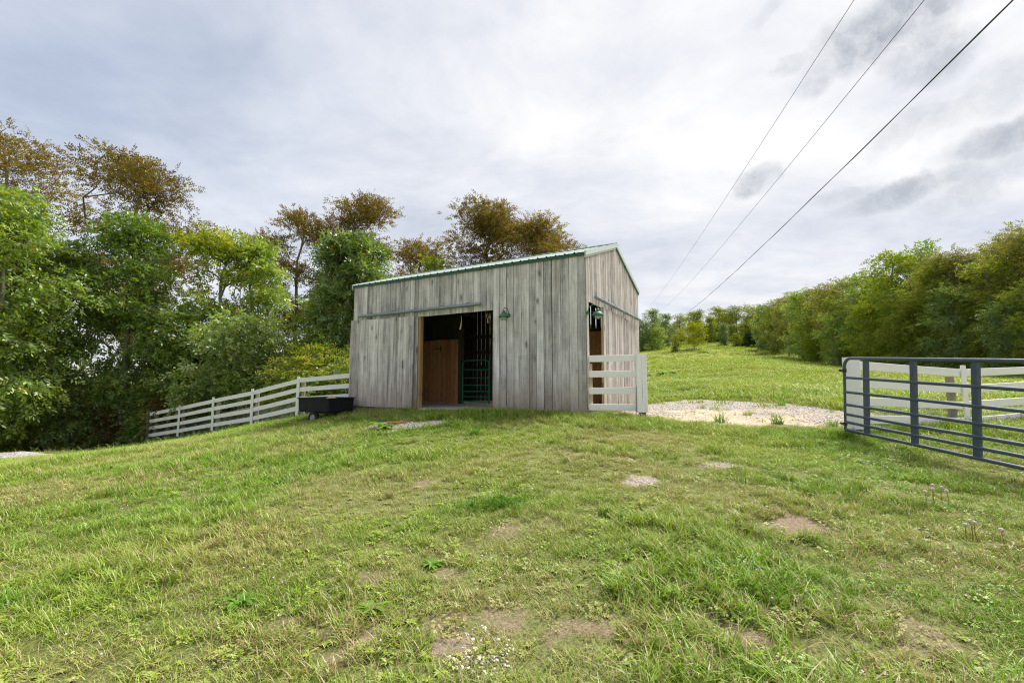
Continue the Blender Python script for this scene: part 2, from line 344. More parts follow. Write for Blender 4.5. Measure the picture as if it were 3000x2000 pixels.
# blades of grass: colour rides on each tuft ("dry" and "yel"), so patches follow the lawn, with barn shade and sun tinted in by YEL
def grass_mat(name, g1, g2, g3):
    m, t = material(name)
    ri = t.node('ShaderNodeNewGeometry').outputs['Random Per Island']; info = t.node('ShaderNodeObjectInfo')
    dry = t.node('ShaderNodeAttribute', attribute_name='dry', attribute_type='INSTANCER').outputs['Fac']
    yel = t.node('ShaderNodeAttribute', attribute_name='yel', attribute_type='INSTANCER').outputs['Fac']
    col = t.ramp(t.math('ADD', t.math('MULTIPLY', ri, .6), t.math('MULTIPLY', info.outputs['Random'], .4)), [(.05, g1), (.5, g2), (.95, g3)])
    col = t.mix(t.math('MULTIPLY', yel, .5), col, t.mix(ri, (.34, .39, .045), (.46, .46, .11)))
    straw = t.mix(info.outputs['Random'], (.36, .25, .12), (.50, .39, .21))
    k = t.math('LESS_THAN', ri, t.math('ADD', t.math('MULTIPLY', dry, .62), .06))
    col = t.mix(t.math('MULTIPLY', k, .85), col, straw)
    d = t.node('ShaderNodeBsdfDiffuse'); t.set(d.inputs[0], col)
    tr = t.node('ShaderNodeBsdfTranslucent'); t.set(tr.inputs[0], t.mix(1.0, col, (1.1, 1.1, .7), 'MULTIPLY'))
    mx = t.node('ShaderNodeMixShader'); mx.inputs[0].default_value = .28
    t.l.new(d.outputs[0], mx.inputs[1]); t.l.new(tr.outputs[0], mx.inputs[2])
    g = t.node('ShaderNodeBsdfGlossy'); g.inputs['Roughness'].default_value = .45
    m2 = t.node('ShaderNodeMixShader'); m2.inputs[0].default_value = .035
    t.l.new(mx.outputs[0], m2.inputs[1]); t.l.new(g.outputs[0], m2.inputs[2])
    t.l.new(m2.outputs[0], t.out.inputs[0]); return m
M['grass'] = grass_mat('lawn_grass', (.055, .140, .008), (.185, .335, .018), (.36, .48, .055))

# ground: soil with dead thatch, straw-coloured dirt, gravel; attributes painted per vertex from the survey
m, t = material('ground_soil'); M['ground'] = m
pos = t.node('ShaderNodeNewGeometry').outputs['Position']
A = lambda n: t.node('ShaderNodeAttribute', attribute_name=n).outputs['Fac']
n1 = t.noise(pos, 48, 7, .78); n2 = t.noise(pos, 5.5, 5, .6); n3 = t.noise(pos, 90, 3, .6)
thatch = t.mix(t.rng(n1, .35, .68), (.055, .065, .022), (.31, .32, .11))
far_g = t.mix(t.rng(t.noise(pos, .35, 6, .62), .35, .68), (.20, .26, .04), (.32, .335, .07))
far_g = t.mix(t.rng(t.noise(pos, .09, 4, .6), .40, .66, 0, .6), far_g, (.29, .275, .075))
far_g = t.mix(t.rng(n2, .5, .75, 0, .5), far_g, (.10, .15, .03))
col = t.mix(A('far'), thatch, far_g)
soil = t.mix(t.rng(n1, .32, .68), (.15, .105, .065), (.37, .285, .195))
soil = t.mix(t.rng(n3, .62, .70), soil, (.55, .47, .37))
col = t.mix(A('soil'), col, soil)
strw = t.mix(t.rng(n1, .3, .7), (.46, .34, .22), (.68, .55, .40))
col = t.mix(A('straw'), col, strw)
grv = t.ramp(t.noise(pos, 60, 4, .75), [(.3, (.25, .23, .21)), (.5, (.48, .43, .38)), (.72, (.68, .62, .55))])
col = t.mix(A('gravel'), col, grv)
principled(t, col, .95, 0, .1, t.math('ADD', n1, t.math('MULTIPLY', n3, .5)), .7, .03)

# ------------------------------------------------------------------ builders
def link(o, parent=None):
    COL.objects.link(o); o.parent = parent; return o
def mesh_obj(name, verts, faces, mat, parent=None, loc=(0, 0, 0), rot=(0, 0, 0), smooth=False):
    me = bpy.data.meshes.new(name)
    if isinstance(verts, np.ndarray) and isinstance(faces, np.ndarray):
        k = faces.shape[1]; me.vertices.add(len(verts)); me.vertices.foreach_set('co', verts.astype(np.float32).ravel())
        me.loops.add(faces.size); me.loops.foreach_set('vertex_index', faces.astype(np.int32).ravel())
        me.polygons.add(len(faces)); me.polygons.foreach_set('loop_start', np.arange(0, faces.size, k, dtype=np.int32))
        me.update(calc_edges=True)
    else: me.from_pydata([tuple(v) for v in verts], [], [tuple(f) for f in faces]); me.update()
    if smooth: me.polygons.foreach_set('use_smooth', [True]*len(me.polygons))
    if mat is not None: me.materials.append(mat)
    o = bpy.data.objects.new(name, me); o.location = loc; o.rotation_euler = rot
    return link(o, parent)
def tag(o, label, cat, group=None, kind=None):
    if label: o['label'] = label
    if cat: o['category'] = cat
    if group: o['group'] = group
    if kind: o['kind'] = kind
    return o
def empty(name, loc, rz=0.0, label=None, cat=None, group=None, parent=None):
    o = bpy.data.objects.new(name, None); o.empty_display_size = .2; o.location = loc; o.rotation_euler = (0, 0, rz)
    link(o, parent); return tag(o, label, cat, group)
class MB:
    """collects boxes, tubes, lathes"""
    def __init__(s): s.v = []; s.f = []
    def add(s, v, f):
        b = len(s.v); s.v += [tuple(q) for q in v]; s.f += [tuple(i+b for i in q) for q in f]; return s
    def box(s, x0, x1, y0, y1, z0, z1):
        return s.add([(x0, y0, z0), (x1, y0, z0), (x1, y1, z0), (x0, y1, z0), (x0, y0, z1), (x1, y0, z1), (x1, y1, z1), (x0, y1, z1)],
                     [(0, 3, 2, 1), (4, 5, 6, 7), (0, 1, 5, 4), (1, 2, 6, 5), (2, 3, 7, 6), (3, 0, 4, 7)])
    def tube(s, pts, r, n=8, cap=True):
        pts = [Vector(p) for p in pts]; rs = r if isinstance(r, (list, tuple)) else [r]*len(pts)
        V = []; Fa = []; prev = None
        for i, p in enumerate(pts):
            d = (pts[min(i+1, len(pts)-1)] - pts[max(i-1, 0)]).normalized()
            if prev is None: u = d.orthogonal().normalized()
            else: u = (prev - d*prev.dot(d)).normalized()
            prev = u; q = d.cross(u)
            for k in range(n):
                a = 2*math.pi*k/n; V.append(p + (u*math.cos(a) + q*math.sin(a))*rs[i])
        for i in range(len(pts)-1):
            for k in range(n): Fa.append((i*n+k, i*n+(k+1) % n, (i+1)*n+(k+1) % n, (i+1)*n+k))
        if cap: Fa.append(tuple(range(n-1, -1, -1))); Fa.append(tuple((len(pts)-1)*n+k for k in range(n)))
        return s.add(V, Fa)
    def lathe(s, prof, n=20, c=(0, 0, 0)):
        V = [(c[0]+r*math.cos(2*math.pi*k/n), c[1]+r*math.sin(2*math.pi*k/n), c[2]+z) for r, z in prof for k in range(n)]
        Fa = [(i*n+k, i*n+(k+1) % n, (i+1)*n+(k+1) % n, (i+1)*n+k) for i in range(len(prof)-1) for k in range(n)]
        return s.add(V, Fa)
    def obj(s, name, mat, parent=None, loc=(0, 0, 0), rot=(0, 0, 0), smooth=False):
        o = mesh_obj(name, s.v, s.f, mat, parent, loc, rot, smooth)
        bm = bmesh.new(); bm.from_mesh(o.data); bmesh.ops.recalc_face_normals(bm, faces=bm.faces); bm.to_mesh(o.data); bm.free()
        if smooth:
            for e in o.data.edges: pass
            try: o.data.set_sharp_from_angle(angle=R(40))
            except Exception: pass
        return o
def plank(name, parent, mat, width, length, thick, loc, rot=(0, 0, 0), axis='z', top=(0, 0), bot=(0, 0), seg=5, wob=.003, cham=.004):
    """one board, own origin at its foot (axis z) or left end (axis x); face towards -Y, slightly uneven edges and eased arrises"""
    V = []; Fa = []; ph = random.uniform(0, 50); ph2 = random.uniform(0, 50); cup = random.uniform(-.003, .003)
    for i in range(seg+1):
        f = i/seg
        wl = -width/2 + wob*math.sin(ph+f*7) + random.uniform(-wob, wob)*.5; wr = width/2 + wob*math.sin(ph2+f*6) + random.uniform(-wob, wob)*.5
        zl = bot[0]*(1-f) + (length+top[0])*f; zr = bot[1]*(1-f) + (length+top[1])*f
        yb = wob*.8*math.sin(ph+f*4.3)
        ring = [(wl, -thick/2+cham+yb, zl), (wl+cham, -thick/2+yb, zl), ((wl+wr)/2, -thick/2+yb+cup, (zl+zr)/2), (wr-cham, -thick/2+yb, zr), (wr, -thick/2+cham+yb, zr), (wr, thick/2+yb, zr), (wl, thick/2+yb, zl)]
        V += ring
    n = 7
    for i in range(seg):
        for k in range(n): Fa.append((i*n+k, i*n+(k+1) % n, (i+1)*n+(k+1) % n, (i+1)*n+k))
    Fa.append(tuple(range(n-1, -1, -1))); Fa.append(tuple(seg*n+k for k in range(n)))
    if axis == 'x': V = [(z, y, -x) for x, y, z in V]
    return mesh_obj(name, V, Fa, mat, parent, loc, rot)

# ------------------------------------------------------------------ ground sheet
def lawn_fields(x, y):
    """soil / straw / gravel / dry / yel / far at points of the ground"""
    r = np.hypot(x, y); wx = x + (fbm(x*3.2, y*3.2, 21, 4)-.5)*.55; wy = y + (fbm(x*3.2, y*3.2, 31, 4)-.5)*.55
    soil = np.zeros_like(x); straw = np.zeros_like(x); grav = np.zeros_like(x)
    for (cx, cy, ra, rb, k) in SOIL:
        if cy < 9: ra, rb, k = ra*.74, rb*.74, k
        d = np.hypot((wx-cx)/ra, (wy-cy)/rb); soil = np.maximum(soil, k*np.clip((1.15-d)/.45, 0, 1))
    nz = fbm(x*9, y*9, 83, 3)
    soil = np.clip(soil*1.75 - nz*1.15 + .05, 0, 1)
    for (cx, cy, ra, rb, k) in GRAV:
        d = np.hypot((wx-cx)/ra, (wy-cy)/rb); grav = np.maximum(grav, k*np.clip((1.1-d)/.3, 0, 1))
    inl = signed_poly(wx, wy, LANE); lane = np.clip(inl/.45+.45, 0, 1)
    # lane: tan dirt towards the gate, gravel beyond
    a = Vector((2.8, 9.67)); b = Vector((5.97, 7.8)); nrm = Vector((.484, .875))
    s = (wx-a.x)*nrm.x + (wy-a.y)*nrm.y
    tan = np.clip(1.62 - (s-.2)/1.5 + (fbm(x*1.1, y*1.1, 44, 3)-.5)*2.6, 0, 1)
    straw = np.maximum(straw, lane*tan); grav = np.maximum(grav, lane*(1-tan)*np.clip(.35+fbm(x*1.7, y*1.7, 47, 3)*1.1, 0, 1)); soil = np.maximum(soil, lane)
    dry = np.clip((fbm(x*.55, y*.55, 61, 4)-.52)*2.4 + .08, 0, 1)*np.clip(1.25-r/40, .35, 1)
    for (cx, cy, ra, rb, k) in DRY:
        d = np.hypot((wx-cx)/ra, (wy-cy)/rb); dry = np.maximum(dry, k*_DRY_K*np.clip(1.25-d, 0, 1))
    yel = np.clip((fbm(x*.35+5, y*.35, 71, 4)-.48)*2.8+.25, 0, 1)
    for (cx, cy, ra, rb, k) in YEL:
        d = np.hypot((wx-cx)/ra, (wy-cy)/rb); yel = yel + k*np.clip(1.2-d, 0, 1)
    yel = np.clip(yel, 0, 1); far = np.clip((r-9)/16, 0, 1)
    return soil, straw, grav, dry, yel, far
def signed_poly(x, y, poly):
    inside = np.zeros(x.shape, bool); dist = np.full(x.shape, 1e9); n = len(poly)
    for i in range(n):
        x1, y1 = poly[i]; x2, y2 = poly[(i+1) % n]
        c = ((y1 > y) != (y2 > y)) & (x < (x2-x1)*(y-y1)/(y2-y1+1e-12)+x1); inside ^= c
        t_ = np.clip(((x-x1)*(x2-x1)+(y-y1)*(y2-y1))/((x2-x1)**2+(y2-y1)**2), 0, 1)
        dist = np.minimum(dist, np.hypot(x-x1-t_*(x2-x1), y-y1-t_*(y2-y1)))
    return np.where(inside, dist, -dist)
def spots(lst):
    out = []
    for (px, py, ra, rb, k) in lst:
        p = ground_hit(px, py); out.append((p.x, p.y, ra, rb, k))
    return out
LANE = [tuple(ground_hit(px, py)[:2]) for px, py in ((1790, 1215), (1900, 1228), (2020, 1240), (2250, 1247), (2470, 1247), (2640, 1222), (2560, 1206), (2440, 1196), (2330, 1181), (2210, 1172), (2060, 1167), (1930, 1172), (1860, 1185))]
SOIL = spots([(1400, 1930, .16, .22, .9), (1870, 1420, .22, .26, 1), (2130, 1370, .28, .2, .9), (1685, 1342, .2, .2, .8), (1825, 1346, .16, .2, .8), (1245, 1415, .26, .25, .9), (2360, 1545, .45, .28, 1), (2290, 1500, .2, .2, .8),
              (720, 1335, .55, .28, .9), (800, 1332, .4, .25, .8), (560, 1330, .5, .2, .5), (1010, 1880, .22, .2, .8), (1480, 1790, .22, .25, .65), (1330, 1840, .22, .2, .6), (1700, 1890, .2, .2, .7), (2680, 1890, .3, .25, .7), (2700, 1415, .3, .18, .8),
              (2810, 1520, .16, .12, .8), (1100, 1700, .18, .2, .6), (880, 1820, .22, .2, .7), (1500, 1540, .2, .2, .6), (1610, 1520, .2, .18, .5), (2100, 1860, .28, .2, .8), (1300, 1680, .22, .2, .6), (2230, 1790, .2, .15, .6),
              (1890, 1107, 1.3, 1.0, 1), (2110, 1107, 1.2, .8, .9), (2050, 1143, .9, .6, .9), (2250, 1118, 1.5, .6, .5), (1960, 1095, 2.5, 1.0, .6), (150, 1385, .5, .3, .5), (60, 1480, .8, .5, .4)])
GRAV = spots([(1140, 1250, .6, .5, 1), (1215, 1250, .65, .35, 1), (1150, 1268, .4, .3, .9), (1400, 1940, .07, .10, .2), (1870, 1420, .16, .16, .35), (2130, 1368, .2, .12, .5), (55, 1340, 1.5, .9, .9), (228, 1312, .7, .8, .9)])
_DRY_K = .95
DRY = spots([(1480, 1800, .7, .7, .8), (950, 1880, .8, .5, .8), (2650, 1900, .7, .5, .75), (1700, 1880, .6, .4, .7), (60, 1460, 2.0, 1.0, .8), (300, 1430, 2.2, .7, .6), (1250, 1440, .8, .5, .5), (2350, 1530, .9, .5, .6), (2150, 1370, .9, .6, .5),
             (1150, 1650, .8, .5, .5), (1500, 1560, .8, .5, .45), (250, 1930, .5, .3, .5), (500, 1340, 2.5, .8, .4)])
YEL = spots([(2200, 1310, 1.6, 1.6, .8), (1500, 1290, 2.5, .8, .6), (1900, 1290, 1.5, .9, .5), (2450, 1750, 2.0, 1.2, -.7), (2850, 1600, 1.5, 2.0, -.6), (2700, 1330, 1.5, 1.5, -.5), (300, 1750, 1.5, .8, -.3), (1200, 1225, 1.8, .9, -.7), (700, 1250, 3, 1.5, -.3)])  # also puts the barn's soft shadow and the brighter band beside it into the colour

az = np.concatenate([np.linspace(-180, -54, 40), np.linspace(-53.6, 53.6, 330), np.linspace(54, 180, 40)])[:-1]
rad = [0.0, .8]
while rad[-1] < 14: rad.append(rad[-1]*1.0095)
while rad[-1] < 150: rad.append(rad[-1]*1.022)
while rad[-1] < 4200: rad.append(rad[-1]*1.13)
rad = np.array(rad[1:]); na, nr = len(az), len(rad)
aa, rr_ = np.meshgrid(np.radians(az), rad); gx = (np.sin(aa)*rr_).ravel(); gy = (np.cos(aa)*rr_).ravel()
gz = terrain(gx, gy)
gv = np.concatenate([np.stack([gx, gy, gz], 1), [[0, 0, tz(0, 0)]]])
ii = np.arange(nr-1)[:, None]*na; jj = np.arange(na)[None, :]; jn = (jj+1) % na
quads = np.stack([ii+jj, ii+jn, ii+na+jn, ii+na+jj], -1).reshape(-1, 4)[:, ::-1]
ground = mesh_obj('ground', gv, quads, M['ground'], smooth=True)
fan = [(na*nr, (j+1) % na, j) for j in range(na)]
bm = bmesh.new(); bm.from_mesh(ground.data); bm.verts.ensure_lookup_table()
for f in fan: bm.faces.new([bm.verts[i] for i in f])
bmesh.ops.recalc_face_normals(bm, faces=bm.faces)
bm.to_mesh(ground.data); bm.free(); ground.data.polygons.foreach_set('use_smooth', [True]*len(ground.data.polygons))
if ground.data.polygons[0].normal.z < 0: ground.data.flip_normals()
ground['kind'] = 'structure'
fs = lawn_fields(gv[:, 0], gv[:, 1])
for nm, a in zip(('soil', 'straw', 'gravel', 'dry', 'yel', 'far'), fs):
    at_ = ground.data.attributes.new(nm, 'FLOAT', 'POINT'); at_.data.foreach_set('value', a.astype(np.float32))

# ------------------------------------------------------------------ barn
H_E, H_P = 3.60, 4.435
barn = empty('barn', (BC.x, BC.y, BZ), -YAW, 'weathered grey board barn with pale green metal roof and open sliding doors', 'barn')
slab = MB().box(-BL+.03, -.03, .02, BW-.02, -.45, 0).box(-4.66, -2.36, -.14, .018, -.45, -.004).obj('concrete_floor', M['concrete'], barn)
def wall(name): return empty(name, (0, 0, 0), parent=barn)
T = .024
fw = MB()
for z in (.12, 1.2, 2.62, 3.42): # girts; broken at the door opening
    if z < 2.5:
        fw.box(-BL+.12, -4.84, .035, .075, z, z+.13); fw.box(-2.36, -.12, .035, .075, z, z+.13)
    else: fw.box(-BL+.12, -.12, .035, .075, z, z+.13)
front = fw.obj('front_wall', M['framewood'], barn)
def fill(x0, x1, z0, z1, y, par, mat, wmin, wmax, gap=.0055, rotz=0, zfun=None, zj=.01, yj=.003, seg=6, name='board', cap=None):
    """a run of upright boards from x0 to x1"""
    x = x0; out = []
    while x < x1-.02:
        wd_ = min(random.uniform(wmin, wmax), x1-x)
        if x1-x-wd_ < .07: wd_ = x1-x
        xc = x+wd_/2; a = z0 + random.uniform(-zj, zj); b = z1 if zfun is None else 0
        tl = (zfun(x), zfun(x+wd_)) if zfun else (z1, z1)
        if rotz == 0: loc = (xc, y+random.uniform(-yj, yj), a); rot = (0, random.uniform(-.001, .001), 0)
        else: loc = (y+random.uniform(-yj, yj), xc, a); rot = (0, 0, rotz)
        out.append(plank(name, par, mat, wd_-gap*random.uniform(.5, 2.2), 1.0 if zfun else (z1-a), T, loc, rot, top=(tl[0]-1-a, tl[1]-1-a) if zfun else (random.uniform(-zj, zj)*.3,)*2, seg=seg))
        x += wd_
    return out
fill(-2.40, 0.0, -.10, H_E-.03, 0, front, M['barnwood'], .185, .215, zj=.03)
fill(-4.80, -2.40, 2.47, H_E-.03, 0, front, M['barnwood'], .165, .205, zj=.004)
fill(-BL, -4.80, -.12, H_E-.03, 0, front, M['barnwood'], .165, .205, zj=.02)
# door jambs
for nm, x, y, z, lx, ly, lz, mt in (('jamb_post', -4.77, .085, -.05, .075, .12, 2.52, 'jambwood'), ('jamb_post', -2.33, .10, -.05, .10, .10, 2.5, 'framewood'),):
    MB().box(-lx/2, lx/2, -ly/2, ly/2, 0, lz).obj(nm, M[mt], barn, (x, y, z))
# gable (right) wall
def roofz(g): return H_E + (H_P-H_E)*(1-abs(g-BW/2)/(BW/2)) - .02
gable = empty('gable_wall', (0, 0, 0), parent=barn)
for z in (.12, 1.2, 2.62, 3.42):
    y0 = .12 if z > 2.5 else 3.5
    MB().box(-.075, -.035, y0, BW-.12, z, z+.12).obj('girt', M['framewood'], gable)
fill(0.02, .165, -.10, 0, 0, gable, M['gablewood'], .145, .145, rotz=math.pi/2, zfun=roofz)
fill(.165, 3.40, 2.50, 0, 0, gable, M['gablewood'], .13, .19, rotz=math.pi/2, zfun=roofz, zj=.004)
fill(3.40, BW, -.10, 0, 0, gable, M['gablewood'], .13, .19, rotz=math.pi/2, zfun=roofz)
MB().box(-.05, .05, -.05, .05, 0, 2.55).obj('jamb_post', M['framewood'], barn, (-.07, .22, -.05))
# left gable wall and back wall with daylight between the boards
lw = MB()
for z in (.12, 1.2, 2.4, 3.42): lw.box(-BL+.035, -BL+.075, .12, BW-.12, z, z+.12)
left = lw.obj('left_wall', M['framewood'], barn)
fill(.02, BW, -.35, 0, -BL, left, M['gablewood'], .16, .21, gap=.002, rotz=math.pi/2, zfun=roofz)
bw = MB()
for z in (.25, 1.15, 1.75, 2.35, 3.42): bw.box(-BL+.12, -.12, BW-.075, BW-.035, z, z+.13)
back = bw.obj('back_wall', M['framewood'], barn)
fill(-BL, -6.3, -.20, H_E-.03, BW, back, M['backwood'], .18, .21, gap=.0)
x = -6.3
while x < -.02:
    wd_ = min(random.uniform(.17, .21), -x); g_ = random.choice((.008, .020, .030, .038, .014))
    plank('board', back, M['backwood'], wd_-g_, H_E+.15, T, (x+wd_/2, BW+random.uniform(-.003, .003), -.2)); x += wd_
# dark upper partition at the left of the aisle and the loft edge
loft = empty('hay_partition', (0, 0, 0), parent=barn)
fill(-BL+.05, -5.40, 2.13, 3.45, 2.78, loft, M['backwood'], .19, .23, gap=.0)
# stall fronts of brown boards
def stall(x0, x1, nm):
    p = empty(nm, (0, 0, 0), parent=barn)
    for zz in (.35, 1.7): MB().box(x0, x1, 2.635, 2.675, zz, zz+.12).obj('ledge', M['innerwood'], p)
    fill(x0, x1, .03, 2.10, 2.61, p, M['innerwood'], .17, .24, gap=.003, zj=.01); return p
stall(-BL+.06, -5.33, 'stall_front'); stall(-1.95, -.06, 'stall_front')
for px_ in (-5.25, -2.02): MB().box(-.07, .07, -.07, .07, 0, 2.46).obj('stall_post', M['framewood'], barn, (px_, 2.66, 0))
MB().box(-.05, .05, -.05, .05, 0, 2.5).obj('stall_post', M['framewood'], barn, (-3.85, 2.66, 0))
# hasp on the brown boards
hs = MB().box(-.22, .10, -.012, 0, -.012, .012).box(.02, .045, -.02, 0, -.12, .09); hs.obj('hasp', M['iron'], barn, (-6.08, 2.594, 1.82))
# framing overhead
for gx_ in (1.25, 2.475, 3.7): MB().box(-BL+.1, -.1, -.03, .03, -.07, .07).obj('roof_beam', M['framewood'], barn, (0, gx_, roofz(gx_)-.16))
for tx in (-6.1, -4.9, -3.7, -2.5, -1.3): MB().box(-.03, .03, .1, BW-.1, -.07, .07).obj('tie_beam', M['framewood'], barn, (tx, 0, 3.2))

# roof: ribbed sheets, ridge cap, trims
pitch = math.atan2(H_P-H_E, BW/2); slope_len = (BW/2)/math.cos(pitch)
roof = MB().box(-BL-.02, .02, BW/2-.03, BW/2+.03, H_P-.09, H_P-.02).obj('roof', M['framewood'], barn)
RS = .2288
prof = [(0, 0), (.012, .024), (.034, .024), (.046, 0), (.046+.055, 0), (.046+.065, .005), (.046+.085, .005), (.046+.095, 0)]
def sheet(width, length):
    V = []; xs = []
    nr_ = int(round(width/RS))
    for k in range(nr_): xs += [(k*RS+a, b) for a, b in prof]
    xs.append((nr_*RS, 0)); n = len(xs)
    for y in (0, length):
        for x_, z_ in xs: V.append((x_, y, z_))
    for y in (0, length):
        for x_, z_ in xs: V.append((x_, y, z_-.004))
    Fa = [(i, i+1, n+i+1, n+i) for i in range(n-1)] + [(2*n+i, 3*n+i, 3*n+i+1, 2*n+i+1) for i in range(n-1)]
    Fa += [(i, 2*n+i, 2*n+i+1, i+1) for i in range(n-1)] + [(n+i, n+i+1, 3*n+i+1, 3*n+i) for i in range(n-1)]
    return V, Fa
npan = 8; pw = RS*4
V, Fa = sheet(pw, slope_len+.07)
x_start = -BL-.02
for side in (0, 1):
    for k in range(npan):
        n_here = pw
        o = mesh_obj('roof_sheet', V, Fa, M['roof'], roof)
        if side == 0: o.location = (x_start+k*pw, -.06, H_E-.06*math.tan(pitch)+.012); o.rotation_euler = (pitch, 0, 0)
        else: o.location = (x_start+(k+1)*pw, BW+.06, H_E-.06*math.tan(pitch)+.012); o.rotation_euler = (pitch, 0, math.pi)
MB().add([(-BL-.04, BW/2-.16, H_P-.16*math.tan(pitch)+.052), (.05, BW/2-.16, H_P-.16*math.tan(pitch)+.052), (.05, BW/2, H_P+.066), (-BL-.04, BW/2, H_P+.066),
          (.05, BW/2+.16, H_P-.16*math.tan(pitch)+.052), (-BL-.04, BW/2+.16, H_P-.16*math.tan(pitch)+.052),
          (-BL-.04, BW/2-.16, H_P-.16*math.tan(pitch)+.042), (.05, BW/2-.16, H_P-.16*math.tan(pitch)+.042), (.05, BW/2, H_P+.056), (-BL-.04, BW/2, H_P+.056),
          (.05, BW/2+.16, H_P-.16*math.tan(pitch)+.042), (-BL-.04, BW/2+.16, H_P-.16*math.tan(pitch)+.042)],
         [(0, 1, 2, 3), (3, 2, 4, 5), (7, 6, 9, 8), (8, 9, 11, 10), (0, 6, 7, 1), (5, 4, 10, 11), (1, 7, 8, 2), (2, 8, 10, 4), (0, 3, 9, 6), (3, 5, 11, 9)]).obj('ridge_cap', M['trim_green'], roof)
MB().box(-BL-.015, .0, -.048, -.016, H_E-.078, H_E-.024).obj('eave_trim', M['trim_green'], roof)
MB().box(-BL-.015, .0, BW+.016, BW+.05, H_E-.105, H_E-.022).obj('eave_trim', M['trim_green'], roof)
for xx, sg in ((.016, 1), (-BL-.05, -1)):
    for sd in (0, 1):
        g0, g1 = (-.06, BW/2) if sd == 0 else (BW/2, BW+.06)
        za = lambda g, dz: (H_E+(H_P-H_E)*(1-abs(g-BW/2)/(BW/2)))+dz
        for (mt, d0, d1, x0, x1, nm) in (('trim_pale', -.07, .046, xx, xx+.034, 'rake_trim'), ('trim_green' if sd else 'trim_pale', -.118, -.073, xx-.002, xx+.012, 'rake_strip')):
            if sd == 1 and nm == 'rake_trim': mt = 'trim_pale'
            MB().add([(x0, g0, za(g0, d0)), (x1, g0, za(g0, d0)), (x1, g1, za(g1, d0)), (x0, g1, za(g1, d0)), (x0, g0, za(g0, d1)), (x1, g0, za(g0, d1)), (x1, g1, za(g1, d1)), (x0, g1, za(g1, d1))],
                     [(0, 3, 2, 1), (4, 5, 6, 7), (0, 1, 5, 4), (1, 2, 6, 5), (2, 3, 7, 6), (3, 0, 4, 7)]).obj(nm, M[mt], roof)

# door tracks
def track(x0, x1, z0, z1, y, gab, nbr):
    p0, p1 = ((x0, y, z0), (x1, y, z1)) if not gab else ((y, x0, z0), (y, x1, z1))
    o = MB().tube([p0, p1], .042, 14).obj('track_pipe', M['galv'], barn, smooth=True)
    for k in range(nbr):
        f = (k+.5)/nbr if nbr > 1 else .5; q = Vector(p0).lerp(Vector(p1), f)
        ax = Vector(p1)-Vector(p0); ax.normalize()
        b = MB().tube([q-ax*.022, q+ax*.022], .050, 12)
        if not gab: b.box(q.x-.022, q.x+.022, q.y+.0, -.012, q.z+.03, q.z+.075)
        else: b.box(.012, q.x, q.y-.022, q.y+.022, q.z+.03, q.z+.075)
        b.obj('track_bracket', M['galv'], o, smooth=True)
    return o
track(-7.0, -2.707, 2.628, 2.642, -.10, False, 5)
track(.4256, 4.754, 2.64, 2.636, .10, True, 4)
# front sliding door, hung a little crooked
sd = empty('sliding_door', (-6.06, -.085, 2.52), parent=barn); sd.rotation_euler = (0, R(.55), 0)
MB().box(-1.15, 1.12, .014, .045, -2.2, -2.06).box(-1.15, 1.12, .014, .045, -.32, -.18).obj('door_ledge', M['framewood'], sd)
edges = [-1.265]
while edges[-1] < 1.16: edges.append(edges[-1]+random.uniform(.165, .225))
edges[-1] = 1.19
step = 0
for i in range(len(edges)-1):
    if i % 2 == 0: step = random.uniform(-.012, .02)
    plank('board', sd, M['doorwood'], edges[i+1]-edges[i]-random.uniform(.003, .009), 2.50+step, T, ((edges[i]+edges[i+1])/2, random.uniform(-.006, .004), -2.52), seg=6, wob=.004)
for hx in (-.95, .55): MB().tube([(hx, -.03, -.02), (hx, -.03, .12)], .010, 6).box(hx-.02, hx+.02, -.035, -.02, -.1, .0).obj('door_hanger', M['galv'], sd)
MB().tube([(.86, -.018, -1.44), (.86, -.055, -1.42), (.862, -.06, -1.33), (.86, -.055, -1.24), (.86, -.018, -1.22)], .009, 6).obj('door_handle', M['iron'], sd)
# side sliding door, pushed back along the gable
gd_ = empty('side_door', (.065, 2.30, 2.50), parent=barn); gd_.rotation_euler = (R(-1.6), 0, 0)
y = -1.19; k = 0
while y < 1.15:
    wd_ = min(random.uniform(.13, .20), 1.19-y)
    plank('board', gd_, M['gablewood'], wd_-random.uniform(.004, .012), 2.46+random.uniform(-.02, .01), T, (random.uniform(-.006, .006), y+wd_/2, -2.48), (0, 0, math.pi/2), seg=6, wob=.004); y += wd_
MB().box(-.045, -.014, -1.19, 1.19, -2.2, -2.06).box(-.045, -.014, -1.19, 1.19, -.35, -.2).obj('door_ledge', M['framewood'], gd_)
MB().box(-.05, .012, -1.222, -1.195, -2.47, -.03).obj('door_stile', M['edgewood'], gd_)
MB().tube([(.02, -1.05, -1.42), (.05, -1.05, -1.40), (.05, -1.05, -1.25), (.02, -1.05, -1.23)], .012, 6).obj('door_handle', M['rope'], gd_)
for hy in (-.75, .5): MB().tube([(.035, hy, -.02), (.035, hy, .12)], .010, 6).obj('door_hanger', M['galv'], gd_)

